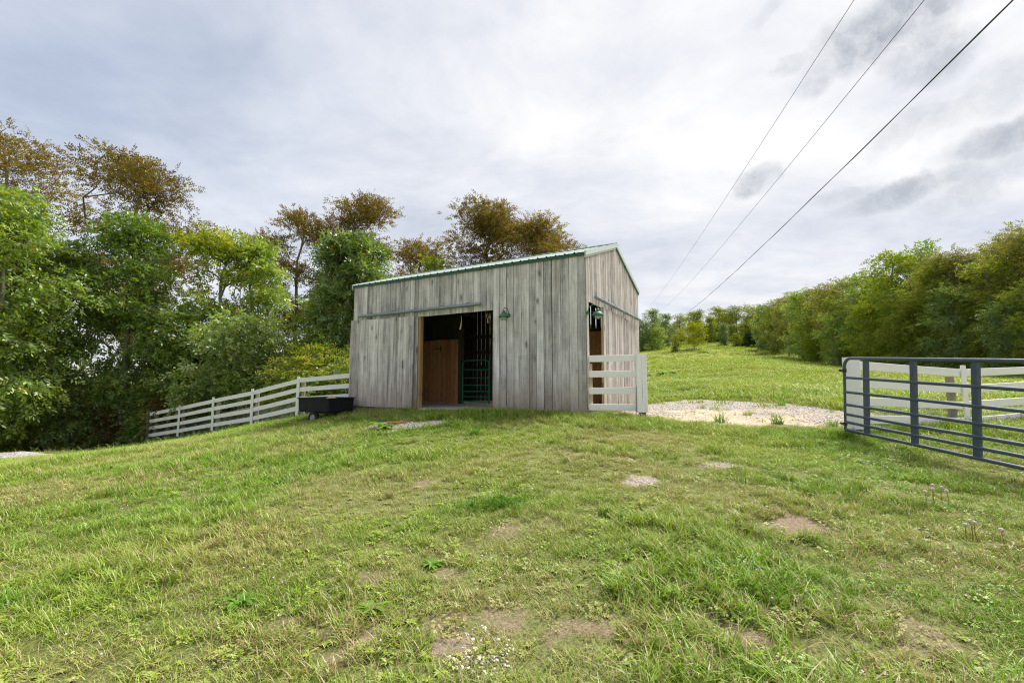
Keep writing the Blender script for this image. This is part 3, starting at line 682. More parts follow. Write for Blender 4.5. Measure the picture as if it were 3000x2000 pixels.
# green stall gate inside
gg = empty('stall_gate', tuple(barn_xy(5.14, 2.60)) + (BZ+.03,), -YAW, 'green tubular stall gate with rounded top inside the dark barn doorway', 'gate')
GWd, GH = 1.02, 1.36
arc = [(0, 0, 0), (0, 0, GH-.16)] + [(.16-.16*math.cos(a), 0, GH-.16+.16*math.sin(a)) for a in np.linspace(.2, math.pi/2, 6)]
arc += [(GWd-p[0], 0, p[2]) for p in arc[::-1]]
MB().tube(arc, .022, 8).obj('frame', M['green_gate'], gg, smooth=True)
for z in (.06, .20, .37, .57, .80, 1.06): MB().tube([(0, 0, z), (GWd, 0, z)], .018, 8).obj('rail', M['green_gate'], gg, smooth=True)
MB().add([(GWd, -.006, .80), (GWd, -.006, .90), (GWd-.09, -.006, .80), (GWd, .006, .80), (GWd, .006, .90), (GWd-.09, .006, .80)], [(0, 1, 2), (5, 4, 3), (0, 3, 4, 1), (1, 4, 5, 2), (2, 5, 3, 0)]).obj('gusset', M['green_gate'], gg)
# rope straps hanging in the doorway
s1 = MB().tube([(0, 0, 0), (.01, 0, -.12), (-.005, .01, -.25), (-.03, .01, -.36)], [.010, .013, .02, .026], 7).obj('hanging_strap', M['rope'], None, tuple(barn_xy(3.54, .25)) + (BZ+2.44,))
tag(s1, 'tan strap hanging from the lintel near the middle of the barn doorway', 'strap')
s2 = MB().tube([(-.03, 0, 0), (-.045, 0, -.08), (-.02, 0, -.15), (.015, 0, -.10), (.02, 0, -.02)], .011, 6).tube([(-.02, 0, -.15), (-.01, 0, -.25)], [.014, .018], 6).obj('hanging_strap', M['rope'], None, tuple(barn_xy(2.66, .2)) + (BZ+2.44,))
tag(s2, 'looped tan rope hanging by the right side of the barn doorway', 'rope')

# barn lamps
def barn_lamp(loc, rz, label):
    r_ = empty('barn_lamp', loc, rz, label, 'lamp', 'green gooseneck lamps on the barn')
    r_.scale = (.88, .88, .88)
    MB().tube([(0, 0, 0), (0, -.025, 0)], .055, 14).obj('wall_plate', M['lamp_green'], r_, smooth=True)
    arm = [(0, -.02, .0), (0, -.04, .09)] + [(0, -.165+.125*math.cos(a), .09+.10*math.sin(a)) for a in np.linspace(.3, math.pi-.25, 7)] + [(0, -.28, .06)]
    MB().tube(arm, .011, 8).obj('arm', M['lamp_green'], r_, smooth=True)
    MB().tube([(0, -.02, -.0), (0, -.26, -.0)], .006, 6).obj('brace', M['lamp_green'], r_)
    MB().lathe([(.0, .085), (.030, .085), (.048, .070), (.034, .062), (.038, .045), (.062, .035), (.066, .010), (.10, -.012), (.135, -.055), (.142, -.085), (.134, -.085), (.125, -.055), (.09, -.018), (.0, -.01)], 24, (0, -.28, 0)).obj('lamp_shade', M['lamp_green'], r_, smooth=True)
    MB().lathe([(.05, -.06), (.075, -.09), (.075, -.13), (.05, -.16), (.0, -.17)], 16, (0, -.28, 0)).obj('globe', M['frost_glass'], r_, smooth=True)
    c = MB()
    for k in range(8):
        a = k*math.pi/4; q = [(math.cos(a)*rr, -.28+math.sin(a)*rr, z) for rr, z in ((.12, -.08), (.112, -.12), (.085, -.16), (.03, -.185))]
        c.tube(q, .003, 4)
    for rr, z in ((.115, -.11), (.095, -.15)):
        c.tube([(math.cos(a)*rr, -.28+math.sin(a)*rr, z) for a in np.linspace(0, 2*math.pi, 17)], .003, 4)
    c.obj('wire_guard', M['lamp_green'], r_); return r_
p = barn_xy(1.94, -.015); barn_lamp((p.x, p.y, BZ+2.31), -YAW, 'green gooseneck lamp with wire guard on the front boards right of the doorway')
p = barn_xy(-.015, .05); barn_lamp((p.x, p.y, BZ+2.23), -YAW+math.pi/2, 'green gooseneck lamp with wire guard hanging over the narrow side opening')

# ------------------------------------------------------------------ fences
BW_ = .138
def fence_dirs(a, b):
    d = Vector(b)-Vector(a); return math.atan2(d.y, d.x), d.length
def rail(par, a, b, mat, width=BW_, thick=.026, name='board', org=None):
    """one rail from a to b (world), child of par"""
    a = Vector(a); b = Vector(b); d = b-a; hl = math.hypot(d.x, d.y)
    o = plank(name, par, mat, width, d.length, thick, (0, 0, 0), axis='x', seg=5, wob=.0025)
    yaw = math.atan2(d.y, d.x); o.rotation_euler = (0, -math.atan2(d.z, hl), yaw); o.location = a - Vector(par.location); return o
def mesh_wire(par, segs, h, dx=.05, zs=(0, .1, .2, .3, .4), rw=.0022, z0=.05):
    """welded wire panel along ground polyline"""
    m_ = MB()
    for (a, b) in segs:
        a = Vector(a); b = Vector(b); n = max(2, int((b-a).length/dx))
        for z in np.arange(0, h+.001, .1): m_.tube([a+Vector((0, 0, z0+z)), b+Vector((0, 0, z0+z))], rw, 3, False)
        for k in range(n+1):
            q = a.lerp(b, k/n); m_.tube([q+Vector((0, 0, z0)), q+Vector((0, 0, z0+h))], rw, 3, False)
    return m_.obj('wire_mesh', M['wire'], par, -Vector(par.location))
# left fence, in line with the barn front, going downhill
FD = Vector((-XD.x, -XD.y))
pz = [-.90, -1.04, -1.46, -1.79, -2.14, -2.46]
pts = [Vector((-4.77+FD.x*2.44*i, 13.32+FD.y*2.44*i, pz[i])) for i in range(6)]
lf = empty('board_fence', tuple(pts[0]), 0, 'worn white four-board fence running downhill to the left of the barn', 'fence')
nrm = Vector((-YD.x, -YD.y, 0))
heads = [.12, .42, .72, 1.02]
for i in range(5):
    for hgt in heads:
        zj = random.uniform(-.012, .012)
        rail(lf, pts[i]+Vector((0, 0, hgt+.07+zj)) + nrm*.0, pts[i+1]+Vector((0, 0, hgt+.07+zj*.5)) + nrm*.0, M['oldwhite'])
for i in range(1, 6):
    ln = 1.24
    if i < 5:
        o = plank('batten', lf, M['oldwhite'], .125, ln, .024, tuple(pts[i]+nrm*.032-pts[0]+Vector((0, 0, -.02))), (0, random.uniform(-.015, .015), -YAW), seg=3)
    pp = pts[i]-nrm*.10 - pts[0] + Vector((XD.x*.10, XD.y*.10, 0)) if i < 5 else pts[i]-nrm*.09-pts[0]
    hh = 1.08 if i < 5 else 1.22
    if i < 5: MB().tube([(0, 0, -.5), (.0, 0, .4), (random.uniform(-.01, .01), 0, hh)], [.072, .070, .066], 12).obj('post', M['postwood'], lf, tuple(pp), smooth=True)
    else:
        MB().box(-.05, .05, -.07, .07, -.4, hh).obj('post', M['postwood'], lf, tuple(pts[i]+FD.to_3d()*.03-pts[0]), (0, R(-4), -YAW))
        MB().tube([(0, 0, -.5), (0, 0, 1.1)], [.075, .07], 12).obj('post', M['postwood'], lf, tuple(pts[i]-FD.to_3d()*.35-nrm*.10-pts[0]+Vector((0, 0, .05))), smooth=True)
        MB().tube([(0, 0, -.5), (0, 0, 1.15)], [.08, .075], 12).obj('post', M['postwood'], lf, tuple(pts[i]-FD.to_3d()*.80-nrm*.35-pts[0]+Vector((0, 0, .12))), smooth=True)
mesh_wire(lf, [(pts[i]-nrm*.022+Vector((0, 0, -.05)), pts[i+1]-nrm*.022+Vector((0, 0, -.05))) for i in range(5)], .5)
# fallen rail behind the fence
rl = MB().tube([tuple(pts[4]-nrm*.55+Vector((0, 0, .55))), tuple(pts[3].lerp(pts[2], .7)-nrm*.55+Vector((0, 0, .62)))], .075, 10).obj('brace_rail', M['postwood'], lf, -pts[0], smooth=True)

# short fence beside the barn corner
z_s = tz(2.2, 9.75)
A0 = Vector((1.685, 9.86, 0)); A1 = Vector((2.80, 9.63, 0))
sf = empty('board_fence', (A1.x, A1.y, BZ-.08), 0, 'short white four-board fence with a wide end post at the barn corner', 'fence')
for i, (yl, yr) in enumerate(((1051, 1048), (1096, 1094.5), (1145, 1143.5), (1192, 1194))):
    a = at(1723, yl, A0.y); b = at(1868, yr, A1.y+.04); a.y = A0.y; b.y = A1.y+.04
    o = rail(sf, a, b, M['white'], .142)
py_ = lambda py, Y: at(1878, py, Y).z
zt, zb_ = py_(1036, A1.y), py_(1207, A1.y)
for xo, wd_ in ((-.078, .108), (.008, .058), (.052, .026)):
    plank('post_board', sf, M['whitepost'], wd_, zt-zb_, .022, (xo, -.065, zb_-sf.location.z), (0, R(.3), 0), seg=3)
plank('post_board', sf, M['whitepost'], .16, zt-zb_-.005, .022, (.078, .005, zb_-sf.location.z), (0, 0, math.pi/2), seg=3)
plank('post_board', sf, M['whitepost'], .16, zt-zb_-.005, .022, (-.122, .025, zb_-sf.location.z), (0, 0, math.pi/2), seg=3)
MB().box(-.07, .055, -.045, .085, zb_-sf.location.z-.4, zt-sf.location.z-.02).obj('post', M['stub'], sf)
MB().box(-.045, .045, -.03, .03, -.35, 1.18).obj('nailer_post', M['edgewood'], sf, (A0.x+.055-A1.x, A0.y+.05-A1.y, .0), (0, R(-.5), .1))
# chain on the short fence
ch = MB()
for k in range(34):
    z = -.03*k; a = (0 if k % 2 else math.pi/2)
    ch.tube([(math.cos(a)*.008*math.cos(u), math.sin(a)*.008*math.cos(u), z+.018*math.sin(u)) for u in np.linspace(0, 2*math.pi, 9)], .0032, 4, False)
cp = at(1864, 1133, A1.y-.03)
o = ch.obj('chain', M['chain'], None, tuple(cp), (R(0), R(1.5), 0)); tag(o, 'thin rusty chain hanging down beside the short white fence post', 'chain')

# right fence behind the swung gate
rp = [Vector((5.93, 7.78)), Vector((8.67, 8.62)), Vector((11.4, 9.45)), Vector((14.2, 10.3))]
rz_ = [at(2500, 1251, 7.78).z, at(2817, 1254, 8.62).z-.02, -.80, -.78]
rf = empty('board_fence', (rp[0].x, rp[0].y, rz_[0]), 0, 'bright white four-board fence behind the slate grey gate', 'fence')
ra = math.atan2(rp[1].y-rp[0].y, rp[1].x-rp[0].x); rn = Vector((math.sin(ra), -math.cos(ra), 0))
rows = ((1059, 1092), (1106, 1141), (1158.5, 1190), (1226, 1244))
for i in range(3):
    for hgt in (.14, .45, .76, 1.07):
        a = Vector((rp[i].x, rp[i].y, rz_[i]+hgt)); b = Vector((rp[i+1].x, rp[i+1].y, rz_[i+1]+hgt))
        if i == 0: a += (b-a).normalized()*.10
        rail(rf, a, b, M['white'], .145)
    q = Vector((rp[i+1].x, rp[i+1].y, rz_[i+1]))
    plank('batten', rf, M['white'], .13, 1.22, .024, tuple(q+rn*.034-rf.location+Vector((0, 0, .0))), (0, 0, ra), seg=3)
    MB().tube([(0, 0, -.4), (0, 0, 1.0)], [.07, .066], 14).obj('post', M['postwood'], rf, tuple(q-rn*.12-rf.location-Vector((math.cos(ra)*.13, math.sin(ra)*.13, 0))), smooth=True)
for (xo, yo, wd_, rot) in ((-.005, -.075, .15, .18), (-.092, .0, .155, math.pi/2+.18), (.078, .02, .155, math.pi/2+.18)):
    plank('post_board', rf, M['whitepost'], wd_, 1.235, .022, (xo, yo, -.03), (0, 0, -rot if rot < 1 else -rot+.36), seg=3)
MB().box(-.075, .06, -.06, .07, -.3, 1.18).obj('post', M['stub'], rf)
mesh_wire(rf, [(Vector((rp[i].x, rp[i].y, rz_[i]))-rn*.03, Vector((rp[i+1].x, rp[i+1].y, rz_[i+1]))-rn*.03) for i in range(3)], .45, dx=.05, z0=.02)

# swung steel gate
def gp(px, py, Y): return at(px, py, Y)
gT0 = gp(2463, 1049.5, 7.55); gT1 = gp(2837, 1055.0, 5.52)
gdir = (gT1-gT0); gdir = gdir/math.hypot(gdir.x, gdir.y); gyaw = math.atan2(gdir.y, gdir.x)
GL, GHt = 3.66, 1.19
gt = empty('field_gate', (gT0.x, gT0.y, gT0.z-GHt), 0, 'slate grey tubular steel field gate swung open towards the viewer', 'gate')
gt.rotation_euler = (0, -math.atan2(gdir.z, 1), gyaw)
rr_g = .14
fr = [(.0, 0, 0.0), (0, 0, GHt-rr_g)] + [(rr_g-rr_g*math.cos(a), 0, GHt-rr_g+rr_g*math.sin(a)) for a in np.linspace(.25, math.pi/2, 6)]
fr = [(GL, 0, 0.0)] + fr + [(GL-p_[0], 0, p_[2]) for p_ in fr[::-1]]
MB().tube(fr[:1]+fr[1:], .025, 12).obj('frame', M['gate_steel'], gt, smooth=True)
for z in (.13, .26, .42, .63, .87): MB().tube([(0, 0, z*GHt/1.19), (GL, 0, z*GHt/1.19)], .0235, 12).obj('rail', M['gate_steel'], gt, smooth=True)
dist = lambda px: None
for d_ in (.42, 1.22, 2.03, 2.84): MB().box(-.036, .036, -.012, .036, .01, GHt-.02).obj('upright', M['gate_channel'], gt, (d_, .0, 0))
MB().tube([(0, 0, GHt-.235), (0, 0, GHt-.175)], .031, 10).box(-.10, -.02, -.02, .02, GHt-.225, GHt-.185).obj('hinge', M['iron'], gt, smooth=True)
MB().tube([(0, 0, .07), (0, 0, .12)], .031, 10).box(-.09, -.02, -.02, .02, .08, .11).obj('hinge', M['iron'], gt, smooth=True)

# ------------------------------------------------------------------ dump cart
def cart():
    fc = Vector((-4.85, 11.9, -.43)); u = Vector((-.893, .45, 0)).normalized(); v_ = Vector((.45, .893, 0)).normalized()
    lx, ly, h = 1.27, .94, .385
    c0 = fc + u*lx/2 + v_*ly/2
    r_ = empty('dump_cart', (c0.x, c0.y, -1.13), math.atan2(-u.y, -u.x), 'black plastic dump cart on small tyres parked beside the barn', 'cart')
    z1 = -.43+1.13; z0 = z1-h
    def ring(ax, ay, z, rr=.06, n=4):
        out = []
        for sx, sy, a0 in ((1, 1, 0), (-1, 1, 90), (-1, -1, 180), (1, -1, 270)):
            for k in range(n+1):
                a = R(a0+90*k/n); out.append(((ax-rr)*sx+rr*math.cos(a), (ay-rr)*sy+rr*math.sin(a), z))
        return out
    rings = [ring(.565, .42, z0, .05), ring(.59, .44, z0+.02, .05), ring(.608, .455, z1-.03, .05), ring(.635, .475, z1-.03, .05), ring(.635, .475, z1, .05), ring(.595, .44, z1, .05), ring(.575, .425, z0+.05, .05)]
    n = len(rings[0]); V = [q for g in rings for q in g]
    Fa = [(i*n+k, i*n+(k+1) % n, (i+1)*n+(k+1) % n, (i+1)*n+k) for i in range(len(rings)-1) for k in range(n)] + [tuple(range(n-1, -1, -1)), tuple((len(rings)-1)*n+k for k in range(n))]
    MB().add(V, Fa).obj('tub', M['cart_plastic'], r_)
    for sy in (-1, 1):
        w_ = empty('wheel', (0, sy*.40, .17), parent=r_)
        tyre = [(.095, -.055), (.15, -.06), (.168, -.035), (.172, 0), (.168, .035), (.15, .06), (.095, .055)]
        o = MB().lathe(tyre, 24).obj('tyre', M['rubber'], w_, rot=(math.pi/2, 0, 0), smooth=True)
        MB().lathe([(.0, -.03), (.035, -.045), (.04, -.03), (.075, -.02), (.097, -.05), (.097, .05), (.075, .02), (.04, .03), (.035, .045), (0, .03)], 20).obj('rim', M['rim'], w_, rot=(math.pi/2, 0, 0), smooth=True)
    MB().tube([(0, -.40, .17), (0, .40, .17)], .012, 8).box(-.42, .42, -.025, .025, .235, .29).box(-.03, .03, -.03, .03, .17, .25).obj('axle_frame', M['iron'], r_)
    MB().tube([(.4, 0, .25), (.7, 0, .2), (1.05, -.12, .06)], .02, 8).obj('tow_bar', M['iron'], r_)
    MB().box(-.66, -.635, -.03, .03, z1-.16, z1-.08).obj('latch', M['galv'], r_)
    # load of straw
    V = []; Fa = []; n = 18
    for i in range(n):
        for j in range(n):
            a, b = (i/(n-1)*2-1), (j/(n-1)*2-1); rr = math.hypot(a, b)
            V.append((.12+a*.30, .06+b*.26, z1-.10+max(0, 1-rr)*.155+random.uniform(-.012, .012)))
    Fa = [(i*n+j, (i+1)*n+j, (i+1)*n+j+1, i*n+j+1) for i in range(n-1) for j in range(n-1)]
    s_ = mesh_obj('straw_heap', V, Fa, M['straw'], None, r_.location, r_.rotation_euler)
    tag(s_, 'small heap of orange straw lying in the black cart', 'straw')
    return r_
cart()
# ------------------------------------------------------------------ trees
def spray_leaves(P, D, length, k, ll, lw, rg, droop=.25):
    """pinnate sprays: origins P, directions D -> quads of leaflets"""
    n = len(P); D = D/np.linalg.norm(D, axis=1, keepdims=True)
    rnd = rg.normal(size=(n, 3)); S = np.cross(D, rnd); S /= np.linalg.norm(S, axis=1, keepdims=True)+1e-9
    N = np.cross(S, D)
    Vs = []
    for j in range(k):
        f = (j+1)/k; side = -1 if j % 2 else 1
        base = P + D*(length*f)[:, None]; base[:, 2] -= droop*length*f*f
        if j == k-1: ax = D.copy()
        else: ax = D*.55 + S*side*.85
        ax = ax + rg.normal(size=(n, 3))*.28; ax[:, 2] -= droop*.9
        ax /= np.linalg.norm(ax, axis=1, keepdims=True)
        w_ = np.cross(ax, N + rg.normal(size=(n, 3))*.35); w_ /= np.linalg.norm(w_, axis=1, keepdims=True)+1e-9
        L = ll*rg.uniform(.7, 1.25, n)[:, None]; W = lw*rg.uniform(.75, 1.2, n)[:, None]
        Vs.append(np.stack([base, base+ax*L*.45+w_*W, base+ax*L, base+ax*L*.45-w_*W], 1))
    V = np.concatenate(Vs).reshape(-1, 3); Fq = np.arange(len(V)).reshape(-1, 4)
    return V, Fq
def tubes_mesh(segs, rads, n=5):
    """segs (m,2,3) -> tapered prisms"""
    a, b = segs[:, 0], segs[:, 1]; d = b-a; d /= np.linalg.norm(d, axis=1, keepdims=True)+1e-9
    ref = np.where(np.abs(d[:, 2:3]) > .9, np.array([[1., 0, 0]]), np.array([[0, 0, 1.]])); u = np.cross(d, ref); u /= np.linalg.norm(u, axis=1, keepdims=True); q = np.cross(d, u)
    V = []
    for end, r in ((a, rads[:, 0]), (b, rads[:, 1])):
        for k in range(n):
            th = 2*math.pi*k/n; V.append(end + (u*math.cos(th)+q*math.sin(th))*r[:, None])
    V = np.stack(V, 1); m_ = len(a); idx = np.arange(m_)[:, None]*2*n
    Fq = np.concatenate([np.concatenate([idx+k, idx+(k+1) % n, idx+n+(k+1) % n, idx+n+k], 1) for k in range(n)])
    return V.reshape(-1, 3), Fq
def grow(seed, H, base, rx, n_lobes, n_clus, sprays, k, slen, ll, lw, clus, shape='round', trunk_k=1.35, flat=.62, lob_k=1.0, lean=(0, 0), stems=1, droop=.3, fill_in=.35, top_bias=0.0):
    rg = np.random.default_rng(seed)
    if lob_k < .9: n_lobes = int(n_lobes*1.7)
    # lobes of the crown
    lob = []
    for i in range(n_lobes):
        f = (i+.5)/n_lobes; z = base + (H-base)*(f**(1-.25*top_bias))
        hz = (z-base)/(H-base)
        if shape == 'round': env = rx*math.sqrt(max(.05, 1-(2*hz-1)**2))*.9
        elif shape == 'cone': env = rx*(1.02-hz)
        elif shape == 'vase': env = rx*(.35+.75*hz)*math.sqrt(max(.12, 1-max(0, hz-.55)**2*4.2))
        else: env = rx*(.9-.35*hz)
        a = i*2.4+rg.uniform(-.7, .7); rr = env*rg.uniform(.35, .85)
        s = lob_k*rx*rg.uniform(.26, .44)*(1 if shape != 'cone' else (1.1-hz)*.9)
        lob.append((math.cos(a)*rr+lean[0]*hz*H, math.sin(a)*rr+lean[1]*hz*H, min(z, H-s*.75), s))
    lob = np.array(lob)
    if shape != 'cone' and base > .8: lob = np.concatenate([lob, [[lean[0]*H, lean[1]*H, H-rx*.35, rx*.40]]])
    wts = lob[:, 3]**2; wts /= wts.sum(); pick = rg.choice(len(lob), n_clus, p=wts)
    d = rg.normal(size=(n_clus, 3)); d /= np.linalg.norm(d, axis=1, keepdims=True)
    rr = np.where(rg.random(n_clus) < fill_in, rg.random(n_clus)**.5, rg.uniform(.82, 1.12, n_clus))
    C = lob[pick, :3] + d*(lob[pick, 3]*rr)[:, None]*np.array([1, 1, .66]); C[:, 2] = np.maximum(C[:, 2], .25)
    # skeleton
    nodes = []; par = []
    for s_ in range(stems):
        a = s_*2*math.pi/max(1, stems)+rg.uniform(0, 1); sp = 0 if stems == 1 else rx*.30
        x0, y0 = (0, 0) if stems == 1 else (math.cos(a)*.12, math.sin(a)*.12)
        prev = -1; hh = H*.80
        for i in range(9):
            f = i/8; wob = .025*H*f
            nodes.append((x0+lean[0]*f*hh+math.cos(a)*sp*f+rg.normal()*wob*.35, y0+lean[1]*f*hh+math.sin(a)*sp*f+rg.normal()*wob*.35, f*hh-(.3 if i == 0 else 0))); par.append(prev); prev = len(nodes)-1
    order = np.argsort(np.hypot(C[:, 0]-lean[0]*C[:, 2], C[:, 1]-lean[1]*C[:, 2])+C[:, 2]*.15)
    for i in order:
        c = C[i]; N_ = np.array(nodes); dd = N_-c
        dist_ = np.linalg.norm(dd, axis=1) + np.where(dd[:, 2] > -.12*np.linalg.norm(dd[:, :2], axis=1), 3.0, 0)
        j = int(np.argmin(dist_)); a = N_[j]
        m_ = a*.5+c*.5 + rg.normal(size=3)*.07*np.linalg.norm(c-a) + np.array([0, 0, .06*np.linalg.norm(c-a)])
        nodes.append(tuple(m_)); par.append(j); nodes.append(tuple(c)); par.append(len(nodes)-2)
    N_ = np.array(nodes); par = np.array(par); cnt = np.zeros(len(N_))
    haskid = np.zeros(len(N_), bool); haskid[par[par >= 0]] = True; cnt[~haskid] = 1
    for i in range(len(N_)-1, -1, -1):
        if par[i] >= 0: cnt[par[i]] += cnt[i]
    # parents always precede children except stems, already ordered
    rad_ = .011*trunk_k*np.maximum(cnt, 1)**.47
    ch_ = np.where(par >= 0)[0]
    V, Fq = tubes_mesh(np.stack([N_[par[ch_]], N_[ch_]], 1), np.stack([np.minimum(rad_[par[ch_]], rad_[ch_]*1.5+.004), rad_[ch_]], 1))
    # leaves
    ns = n_clus*sprays; ci = np.repeat(np.arange(n_clus), sprays)
    off = rg.normal(size=(ns, 3))*clus*np.array([1, 1, flat]); P = C[ci]+off
    ctr = np.array([lean[0]*H*.6, lean[1]*H*.6, (base+H)/2])
    D = off*.9/clus + (C[ci]-ctr)/rx*.5 + rg.normal(size=(ns, 3))*.35; D[:, 2] -= droop*.8
    Lv, Lf = spray_leaves(P, D, slen*rg.uniform(.6, 1.2, ns), k, ll, lw, rg, droop)
    return (V, Fq), (Lv, Lf)
def mesh_from(name, vf, mat, smooth=False):
    o = mesh_obj(name, vf[0], vf[1], mat, None, smooth=smooth); me = o.data; bpy.data.objects.remove(o); return me
def plant_tree(name, loc, rz, sc, mt, ml, label, cat, group=None):
    r_ = empty(name, loc, rz, label, cat, group); r_.scale = (sc, sc, sc) if not isinstance(sc, tuple) else sc
    for nm, me in (('trunk', mt), ('crown', ml)):
        o = bpy.data.objects.new(nm, me); link(o, r_)
        if nm == 'crown': o['kind'] = 'stuff'
    return r_
def px2(x, y): return x*3000/2352, y*3000/2352
def tree_at(name, x, Y, top, label, mat, seed, rx, base_f=.3, lobes=12, clus=210, sprays=13, k=7, slen=.34, ll=.15, lw=.030, cr=.38, shape='round', dz=0.0, cat='tree', group=None, **kw):
    """x, top in the 2352-wide view; unique tree"""
    px, py = px2(x, top); p = at(px, py, Y); gz_ = tz(p.x, p.y)-.05+dz; H = p.z-gz_
    tr, cr_ = grow(seed, H, H*base_f, rx, lobes, clus, sprays, k, slen, ll, lw, cr, shape, **kw)
    return plant_tree(name, (p.x, p.y, gz_), 0, 1.0, mesh_from('trunk', tr, M['bark'], True), mesh_from('crown', cr_, M[mat]), label, cat, group)
loc_kw = dict(k=9, slen=.42, ll=.135, lw=.030, cr=.36, base_f=.42, droop=.12, fill_in=.25, shape='vase', flat=.42)
# tall russet locusts behind
tree_at('locust_tree', 25, 24, 295, 'tall russet locust tree at the left edge, highest of all the trees', 'leaf_brown', 101, 4.2, clus=330, sprays=17, lobes=13, **loc_kw)
tree_at('locust_tree', 330, 25, 372, 'broad russet locust tree, second from the left edge, above green trees', 'leaf_brown', 102, 3.7, clus=340, sprays=17, lobes=13, **loc_kw)
tree_at('locust_tree', 690, 30, 488, 'slender russet locust with bare grey trunk behind the downhill fence', 'leaf_brown', 103, 2.6, clus=190, sprays=16, lobes=10, **loc_kw)
tree_at('locust_tree', 822, 31, 455, 'pointed russet locust rising behind the dense round green tree', 'leaf_brown', 104, 3.2, clus=290, sprays=17, lobes=12, **loc_kw)
tree_at('locust_tree', 965, 32, 556, 'thin low russet locust over the left end of the barn roof', 'leaf_brown', 105, 2.8, clus=170, sprays=16, lobes=9, **loc_kw)
tree_at('locust_tree', 1120, 30, 478, 'wide olive brown locust behind the middle of the barn roof', 'leaf_brown', 106, 3.3, clus=320, sprays=17, lobes=13, **loc_kw)
tree_at('locust_tree', 1235, 31, 512, 'rounded olive brown locust above the right part of the barn roof', 'leaf_brown', 107, 2.9, clus=270, sprays=17, lobes=11, **loc_kw)
# green trees along the left fence
gk = dict(slen=.32, ll=.17, lw=.038, cr=.25, fill_in=.25, lob_k=.80)
tree_at('ash_tree', 20, 17.2, 440, 'big green tree with drooping leaves at the far left edge', 'leaf_green', 111, 2.7, base_f=.10, clus=300, sprays=19, lobes=17, **gk)
tree_at('ash_tree', 150, 19.5, 560, 'lower green tree between the left edge tree and the broad russet locust', 'leaf_deep', 112, 2.3, base_f=.14, clus=170, sprays=17, lobes=12, **gk)
tree_at('ash_tree', 315, 20.5, 500, 'green tree with hanging clumps in front of the broad russet locust', 'leaf_green', 113, 2.2, base_f=.22, clus=190, sprays=18, lobes=12, **gk)
tree_at('ash_tree', 415, 21, 700, 'leaning green tree with bright clumps behind the fence end', 'leaf_green', 114, 2.3, base_f=.10, clus=170, sprays=17, lobes=11, lean=(.12, 0), **gk)
tree_at('maple_tree', 520, 22.5, 535, 'loose yellow green tree behind the middle of the downhill fence', 'leaf_yellow', 115, 2.3, base_f=.30, clus=130, sprays=16, lobes=12, **gk)
tree_at('maple_tree', 590, 23.5, 560, 'small green tree beside the loose yellow green one', 'leaf_green', 116, 2.0, base_f=.30, clus=150, sprays=16, lobes=10, **gk)
tree_at('maple_tree', 560, 19.8, 730, 'grey green bushy tree just over the downhill fence boards', 'leaf_deep', 117, 2.3, base_f=.08, clus=200, sprays=18, lobes=13, **gk)
tree_at('ash_tree', 820, 21, 550, 'dense round green tree against the left end of the barn', 'leaf_deep', 118, 2.35, base_f=.10, clus=330, sprays=20, lobes=18, **gk)
tree_at('ash_tree', 735, 22, 690, 'narrow green tree between the dense round tree and the yellow green one', 'leaf_green', 119, 1.5, base_f=.1, clus=130, sprays=17, lobes=9, **gk)
tree_at('sapling', 1000, 27, 592, 'small bright green sapling peeping over the barn roof', 'leaf_yellow', 120, 1.4, base_f=.5, clus=70, sprays=11, lobes=6, **gk)
tree_at('sapling', 755, 18.2, 800, 'yellow green sapling beside the left wall of the barn', 'leaf_yellow', 121, 1.2, base_f=.1, clus=90, sprays=12, lobes=8, slen=.3, ll=.12, lw=.026, cr=.3)
# undergrowth: a few shrub models, copied along the wood's edge
sh = []
for i, (mat, seed) in enumerate((('leaf_deep', 201), ('leaf_deep', 202), ('leaf_rust', 203), ('leaf_olive', 204), ('leaf_green', 205))):
    tr, cr_ = grow(seed, 3.0, .15, 1.5, 12, 110, 12, 6, .28, .13, .03, .32, 'low', stems=4, droop=.25)
    sh.append((mesh_from('trunk', tr, M['bark'], True), mesh_from('crown', cr_, M[mat])))
rg = random.Random(5)
def shrub(x, y, h, kind, label, group, rz=None):
    s = h/3.0; plant_tree('shrub', (x, y, tz(x, y)-.05), rg.uniform(0, 6.3), (s*rg.uniform(.95, 1.3), s*rg.uniform(.95, 1.3), s), *sh[kind], label, 'shrub', group)
ORD = ('first', 'second', 'third', 'fourth', 'fifth', 'sixth', 'seventh', 'eighth', 'ninth', 'tenth', 'eleventh', 'twelfth', 'thirteenth', 'fourteenth', 'fifteenth', 'sixteenth')
for i_, (x, Y, h, k) in enumerate(((-24.5, 18.6, 2.6, 0), (-22.6, 19.2, 3.0, 1), (-21.0, 19.9, 2.6, 3), (-19.6, 20.3, 2.8, 0), (-18.2, 20.8, 2.3, 2), (-17.0, 21.0, 2.9, 1), (-15.9, 20.6, 2.4, 0), (-14.6, 20.9, 3.0, 2),
                     (-13.2, 20.3, 2.7, 1), (-11.9, 19.6, 2.6, 0), (-10.6, 19.2, 2.9, 4), (-9.3, 18.5, 2.6, 0), (-8.2, 18.0, 2.9, 3), (-7.2, 17.4, 2.3, 4), (-6.2, 17.0, 2.0, 3), (-5.2, 17.9, 3.2, 0))):
    shrub(x, Y, h, k, 'leafy shrub at the foot of the left wood, %s counting from the left edge' % ORD[i_], 'undergrowth at the foot of the left wood')
for i in range(26):
    x = -31+i*1.25+rg.uniform(-.4, .4); Y = 25.5-.15*(x+15)+rg.uniform(-1.5, 2.5)
    shrub(x, Y, rg.uniform(4.6, 6.2), rg.choice((0, 1, 2, 0, 4, 3)), 'tall dim shrub deep inside the left wood', 'shrubs deep in the left wood')

